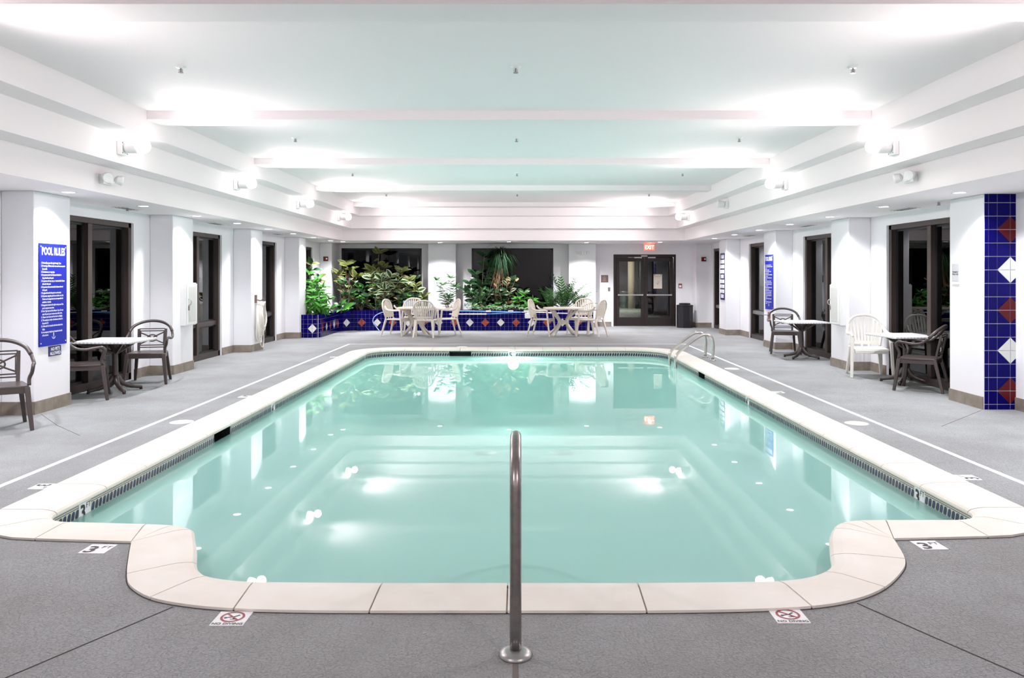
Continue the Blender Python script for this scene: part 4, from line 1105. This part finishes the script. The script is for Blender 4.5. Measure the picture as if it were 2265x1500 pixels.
# ------------------------------------------------------------------ plants
def leaf_mesh(name, L, Wd, mats, droop=.25, fold=.25, n_=5, pointed=True, edge=False):
    m = MB(); rows_ = []
    for k in range(n_+1):
        u = k/n_; w_ = Wd/2*(math.sin(PI*min(1, u**.85))**.6 if u < 1 else 0)
        if k == 0: w_ = .004
        if k == n_: w_ = .003
        z = -droop*L*u*u; rows_.append((u*L, w_, z))
    vs = []; 
    for y_, w_, z in rows_:
        for c in ((-1, -.55, 0, .55, 1) if edge else (-1, 0, 1)): vs.append((c*w_, y_, z + abs(c)*w_*fold))
    C_ = 5 if edge else 3; 
    m.v = vs
    for k in range(n_):
        for c in range(C_-1):
            m.f.append((k*C_+c, k*C_+c+1, (k+1)*C_+c+1, (k+1)*C_+c)); m.m.append(1 if edge and c in (0, C_-2) else 0)
    return m.mesh(name, mats, smooth=True)
LV = {'rubber': leaf_mesh('leaf', .24, .115, [DARKL]), 'olive': leaf_mesh('leaf', .23, .115, [OLIVL, CREAML], edge=True), 'varieg': leaf_mesh('leaf', .23, .13, [DARKL, PALEL], edge=True, droop=.3),
      'bright': leaf_mesh('leaf', .19, .056, [GREENL], droop=.45), 'lance': leaf_mesh('leaf', .17, .030, [PALML], droop=.3), 'hosta': leaf_mesh('leaf', .15, .045, [HOSTAL], droop=.5),
      'big': leaf_mesh('leaf', .32, .13, [GREENL], droop=.5), 'purple': leaf_mesh('leaf', .17, .07, [PURPL]), 'dry': leaf_mesh('leaf', .16, .07, [DRYL])}
def put_leaf(par, kind, p, direc, scale, roll=0):
    d = Vector(direc).normalized(); o = bpy.data.objects.new('leaf', LV[kind]); COL.objects.link(o); o.parent = par
    zz = Vector((rnd.uniform(-.35, .35), -.75 + rnd.uniform(-.35, .35), .65)); zz = (zz - d*zz.dot(d)).normalized(); xx = d.cross(zz)
    q = Matrix((xx, d, zz)).transposed().to_quaternion(); o.rotation_mode = 'QUATERNION'; o.rotation_quaternion = q @ Euler((0, roll, 0)).to_quaternion(); o.location = p; o.scale = (scale,)*3
    return o
def leafy(name, label, cat, base, stems, kinds, per=9, top=5, size=1.0, stem_r=.012, bark=BARK, up=.35, seed=1, spread=1.0, palmate=0):
    """stems: list of tip offsets from the base; leaves run up each stem and end in a rosette"""
    r = random.Random(seed); t = thing(name, label, cat, base)
    for tip in stems:
        tip = Vector(tip); mid = tip*.5 + Vector((r.uniform(-.05, .05), r.uniform(-.03, .03), .04)); pts = smoothpath([(0, 0, 0), mid, tip], 4)
        m = MB(); m.tube(pts, [stem_r*(1-.6*i/(len(pts)-1)) for i in range(len(pts))], 6); m.build('stem', bark, t, smooth=True)
        for k in range(per):
            u = .25 + .7*k/per; i = min(len(pts)-2, int(u*(len(pts)-1))); p = pts[i].lerp(pts[i+1], u*(len(pts)-1)-i)
            a = k*2.4 + r.uniform(-.4, .4)
            if palmate:
                q = p + Vector((math.cos(a)*.10, math.sin(a)*.08 - .03, r.uniform(-.02, .08)))
                for j in range(palmate):
                    b = 2*PI*j/palmate + a; put_leaf(t, r.choice(kinds), q, (math.cos(b), -.25, math.sin(b)*.8 - .25), size*r.uniform(.75, 1.0), r.uniform(-.3, .3))
                continue
            put_leaf(t, r.choice(kinds), p, (math.cos(a)*spread, math.sin(a)*.8, up + r.uniform(-.35, .35)), size*r.uniform(.75, 1.1), r.uniform(-.5, .5))
        for k in range(top):
            a = 2*PI*k/top + r.uniform(-.3, .3); put_leaf(t, r.choice(kinds), tip, (math.cos(a), math.sin(a), r.uniform(.2, 1.2)), size*r.uniform(.8, 1.15), r.uniform(-.5, .5))
    return t
ZP = PLT - .06
def spread_stems(n_, rx, h0, h1, seed, ry=.2):
    r = random.Random(seed); return [(rx*(2*(k+.5)/n_-1) + r.uniform(-.08, .08), r.uniform(-ry, ry), r.uniform(h0, h1)) for k in range(n_)]
# bright umbrella plant at the left end (x 663..740 px)
leafy('umbrella_plant', 'bright green leafy plant at the left end of the planter', 'plant', (-5.0, 19.85, ZP), [(-.16,-.15,1.05), (.05,-.2,.92), (.2,-.25,.70), (.34,-.3,.48), (-.2,-.35,.62), (.0,-.4,.45), (.18,-.45,.25), (-.05, -.1, .8), (.42, -.35, .2), (-.22, -.45, .3)], ['bright'], 5, 5, .95, .012, up=.1, seed=3, palmate=5)
leafy('rubber_plant', 'dark rubber plant rising behind the bright green plant', 'plant', (-5.2, 20.9, ZP), [(-.22, 0, 1.30), (-.28, 0, 1.12), (-.02, -.05, .95)], ['rubber', 'olive'], 9, 5, .95, seed=5)
leafy('purple_plant', 'small dark purple plant beside the bright green plant', 'plant', (-4.62, 21.6, ZP), [(0, 0, .85), (.12, -.05, .72), (-.1, 0, .75)], ['purple', 'rubber'], 7, 5, 1.0, seed=6)
leafy('broad_leaf_clump', 'low clump with broad glossy leaves over the planter corner', 'plant', (-4.72, 21.2, ZP), [(.1, -.2, .12), (.0, -.25, .22), (.22, -.05, .15)], ['rubber', 'big'], 3, 4, .85, seed=8)
# variegated group before the left far window
leafy('variegated_rubber_plant', 'tall variegated rubber plant left before the left far window, pale trunk', 'plant', (-4.75, 22.3, ZP), [(.05, 0, 1.15), (-.25, 0, 1.02), (.25, -.1, .95), (-.05, 0, 1.28)], ['olive'], 11, 7, 1.15, .022, seed=11)
leafy('rubber_plant', 'dark green rubber plant low at the left end of the far window', 'plant', (-4.35, 22.1, ZP), spread_stems(6, .45, .35, .80, 12), ['rubber', 'bright'], 9, 5, .9, seed=13)
leafy('variegated_rubber_plant', 'tallest variegated plant in the middle of the left far window', 'plant', (-3.98, 22.5, ZP), [(.05, 0, 1.62), (.2, 0, 1.2), (-.15, 0, 1.15), (.0, -.1, 1.05)], ['olive'], 10, 6, 1.15, .018, seed=14)
leafy('variegated_rubber_plant', 'variegated plant with cream-edged leaves in the centre of the left group', 'plant', (-3.75, 22.0, ZP), [(-.3, 0, .92), (0, -.1, .88), (.25, -.1, .95), (.45, 0, .82), (.1, -.15, .62)], ['varieg'], 9, 7, 1.15, .014, seed=15)
leafy('variegated_rubber_plant', 'olive variegated plant right of the centre of the left group', 'plant', (-3.35, 22.35, ZP), [(.3, 0, .85), (0, 0, 1.0), (.5, -.05, .7), (.1, -.1, 1.1)], ['olive'], 9, 6, 1.1, .014, seed=16)
leafy('variegated_rubber_plant', 'low olive plant at the right end of the left far window', 'plant', (-2.95, 22.2, ZP), [(.15, 0, .55), (-.1, 0, .7), (.3, -.05, .4), (-.25, -.1, .5)], ['olive', 'varieg'], 8, 6, 1.0, .012, seed=17)
leafy('shade_shrub', 'dark shrub filling the base of the left group', 'plant', (-3.9, 21.98, ZP), spread_stems(10, .85, .12, .55, 18, .08), ['rubber', 'rubber', 'dry', 'bright'], 6, 4, .75, .008, seed=19)
leafy('shade_shrub', 'dark low shrub behind the left far table', 'plant', (-3.05, 22.0, ZP), spread_stems(6, .5, .12, .45, 20, .08), ['rubber', 'bright'], 7, 4, .75, .008, seed=21)
leafy('shade_shrub', 'dark leafy shrub low against the middle of the left far window', 'plant', (-3.6, 22.75, ZP), spread_stems(7, .75, .45, .95, 50, .08), ['rubber'], 8, 5, 1.0, .008, seed=51)
leafy('shade_shrub', 'dark leafy shrub low against the left edge of the left far window', 'plant', (-4.6, 22.75, ZP), spread_stems(5, .4, .4, .8, 52, .08), ['rubber'], 8, 5, 1.0, .008, seed=53)
# thin dracaena at the pilaster
leafy('thin_dracaena', 'sparse thin-leaved plant before the left far pilaster', 'plant', (-1.98, 22.25, ZP), [(-.30, 0, .86), (.10, 0, .92), (-.12, 0, .72), (.22, 0, .68), (.05, -.05, .4)], ['lance'], 24, 18, 1.0, .008, seed=22)
# right group
leafy('rubber_plant', 'dark rubber plant at the left side of the right far window', 'plant', (-1.05, 22.3, ZP), [(-.15, 0, 1.0), (.1, 0, 1.55), (.25, 0, 1.25), (-.3, 0, .75), (-.35, -.05, .5), (.0, 0, .7)], ['rubber'], 11, 6, 1.15, .014, seed=23)
leafy('rubber_plant', 'glossy dark shrub in the middle of the right far window', 'plant', (-.35, 22.15, ZP), spread_stems(7, .55, .35, .85, 24, .1), ['rubber', 'rubber', 'varieg', 'dry'], 9, 5, .95, .012, seed=25)
leafy('shade_shrub', 'bushy green shrub at the left base of the right group', 'plant', (-.98, 22.0, ZP), spread_stems(7, .42, .15, .62, 26, .08), ['bright', 'rubber'], 9, 5, .6, .008, seed=27)
leafy('broad_leaf_clump', 'mid green leafy clump right of the tall palm', 'plant', (.18, 22.1, ZP), [(-.2, 0, .35), (0, 0, .48), (.22, -.05, .3), (.1, -.1, .2)], ['bright'], 8, 8, .95, .008, seed=28)
leafy('silver_groundcover', 'low silvery plants along the planter front below the tall palm', 'plant', (-.55, 21.86, ZP), spread_stems(13, .75, .05, .16, 29, .04), ['hosta'], 3, 9, .9, .005, seed=30)
# ponytail palm
t = thing('ponytail_palm', 'tall palm with drooping dark strap leaves before the right far window', 'plant', (-.62, 22.3, ZP))
tr = smoothpath([(0, 0, 0), (.01, 0, .5), (.06, 0, .8), (.10, 0, 1.1), (.10, 0, 1.62)], 5)
m = MB(); m.tube(tr, [.05 - .001*i for i in range(len(tr))], 10); m.build('trunk', BARK, t, smooth=True)
r = random.Random(31)
def strap(m, p, az, el, L, w_, fall, mi=0):
    pts = []; d = Vector((math.cos(az)*math.cos(el), math.sin(az)*math.cos(el), math.sin(el))); q = Vector(p)
    N_ = 7
    for k in range(N_+1):
        pts.append(q.copy()); q = q + d*(L/N_); d = (d + Vector((0, 0, -fall))).normalized()
    side = Vector((-math.sin(az), math.cos(az), 0)); vs = []
    for k, c in enumerate(pts):
        ww = w_*(1 - (k/N_)**2*.9)/2; vs += [c - side*ww, c + side*ww + Vector((0, 0, ww*.4))]
    m.add(vs, [(2*k, 2*k+1, 2*k+3, 2*k+2) for k in range(N_)], mi)
m = MB()
for k in range(420): strap(m, (.10, 0, 1.45 + r.uniform(-.1, .12)), r.uniform(0, 2*PI), r.uniform(.0, 1.4), r.uniform(.45, .95), .016, r.uniform(.35, .9))
o = m.build('foliage', PONYL, t); o['kind'] = 'stuff'
m = MB()
for k in range(70): strap(m, (.09, 0, 1.0 + r.uniform(-.1, .35)), r.uniform(0, 2*PI), r.uniform(-.4, .7), r.uniform(.4, .8), .010, r.uniform(.4, .9))
o = m.build('dead_leaves', DRYL, t); o['kind'] = 'stuff'
def palm(label, base, n_, L, seed, rx=1.0):
    t = thing('feather_palm', label, 'plant', base); r = random.Random(seed)
    for k in range(n_):
        az = 2*PI*k/n_ + r.uniform(-.3, .3); el = r.uniform(.6, 1.45); d = Vector((math.cos(az)*math.cos(el)*rx, math.sin(az)*math.cos(el)*.5, math.sin(el))); q = Vector((0, 0, 0)); m = MB(); pts = []
        LL = L*r.uniform(.6, 1.1)
        for j in range(13): pts.append(q.copy()); q = q + d*(LL/12); d = (d + Vector((0, 0, -.085))).normalized()
        m.tube(pts, .005, 4)
        for j in range(3, 13):
            tdir = (pts[j]-pts[j-1]).normalized(); side = tdir.cross(Vector((0, 0, 1))).normalized()
            for s_ in (-1, 1):
                dd = (side*s_ + tdir*.8 + Vector((0, 0, -.15))).normalized(); l_ = .19*(1 - abs(j-8)/9); wv = tdir*.019
                m.add([pts[j]-wv*.5, pts[j]+wv*.5, pts[j]+dd*l_*.5+wv, pts[j]+dd*l_, pts[j]+dd*l_*.5-wv], [(0, 1, 2, 3, 4)])
        m.build('frond', PALML, t)
    return t
palm('feathery green palm at the right end of the planter', (1.28, 22.2, ZP), 30, 1.02, 41); palm('smaller feathery palm left of the tallest feathery palm', (.85, 22.05, ZP), 14, .75, 42)
palm('small feathery palm leaning over the right end of the planter', (1.65, 22.15, ZP), 10, .62, 43)
leafy('small_sprig', 'tiny dark sprig at the left of the right planter stretch', 'plant', (-1.38, 21.95, ZP), [(0, 0, .2), (.08, 0, .14), (-.08, 0, .15)], ['lance'], 4, 4, .6, .005, seed=44)
bpy.context.view_layer.update()
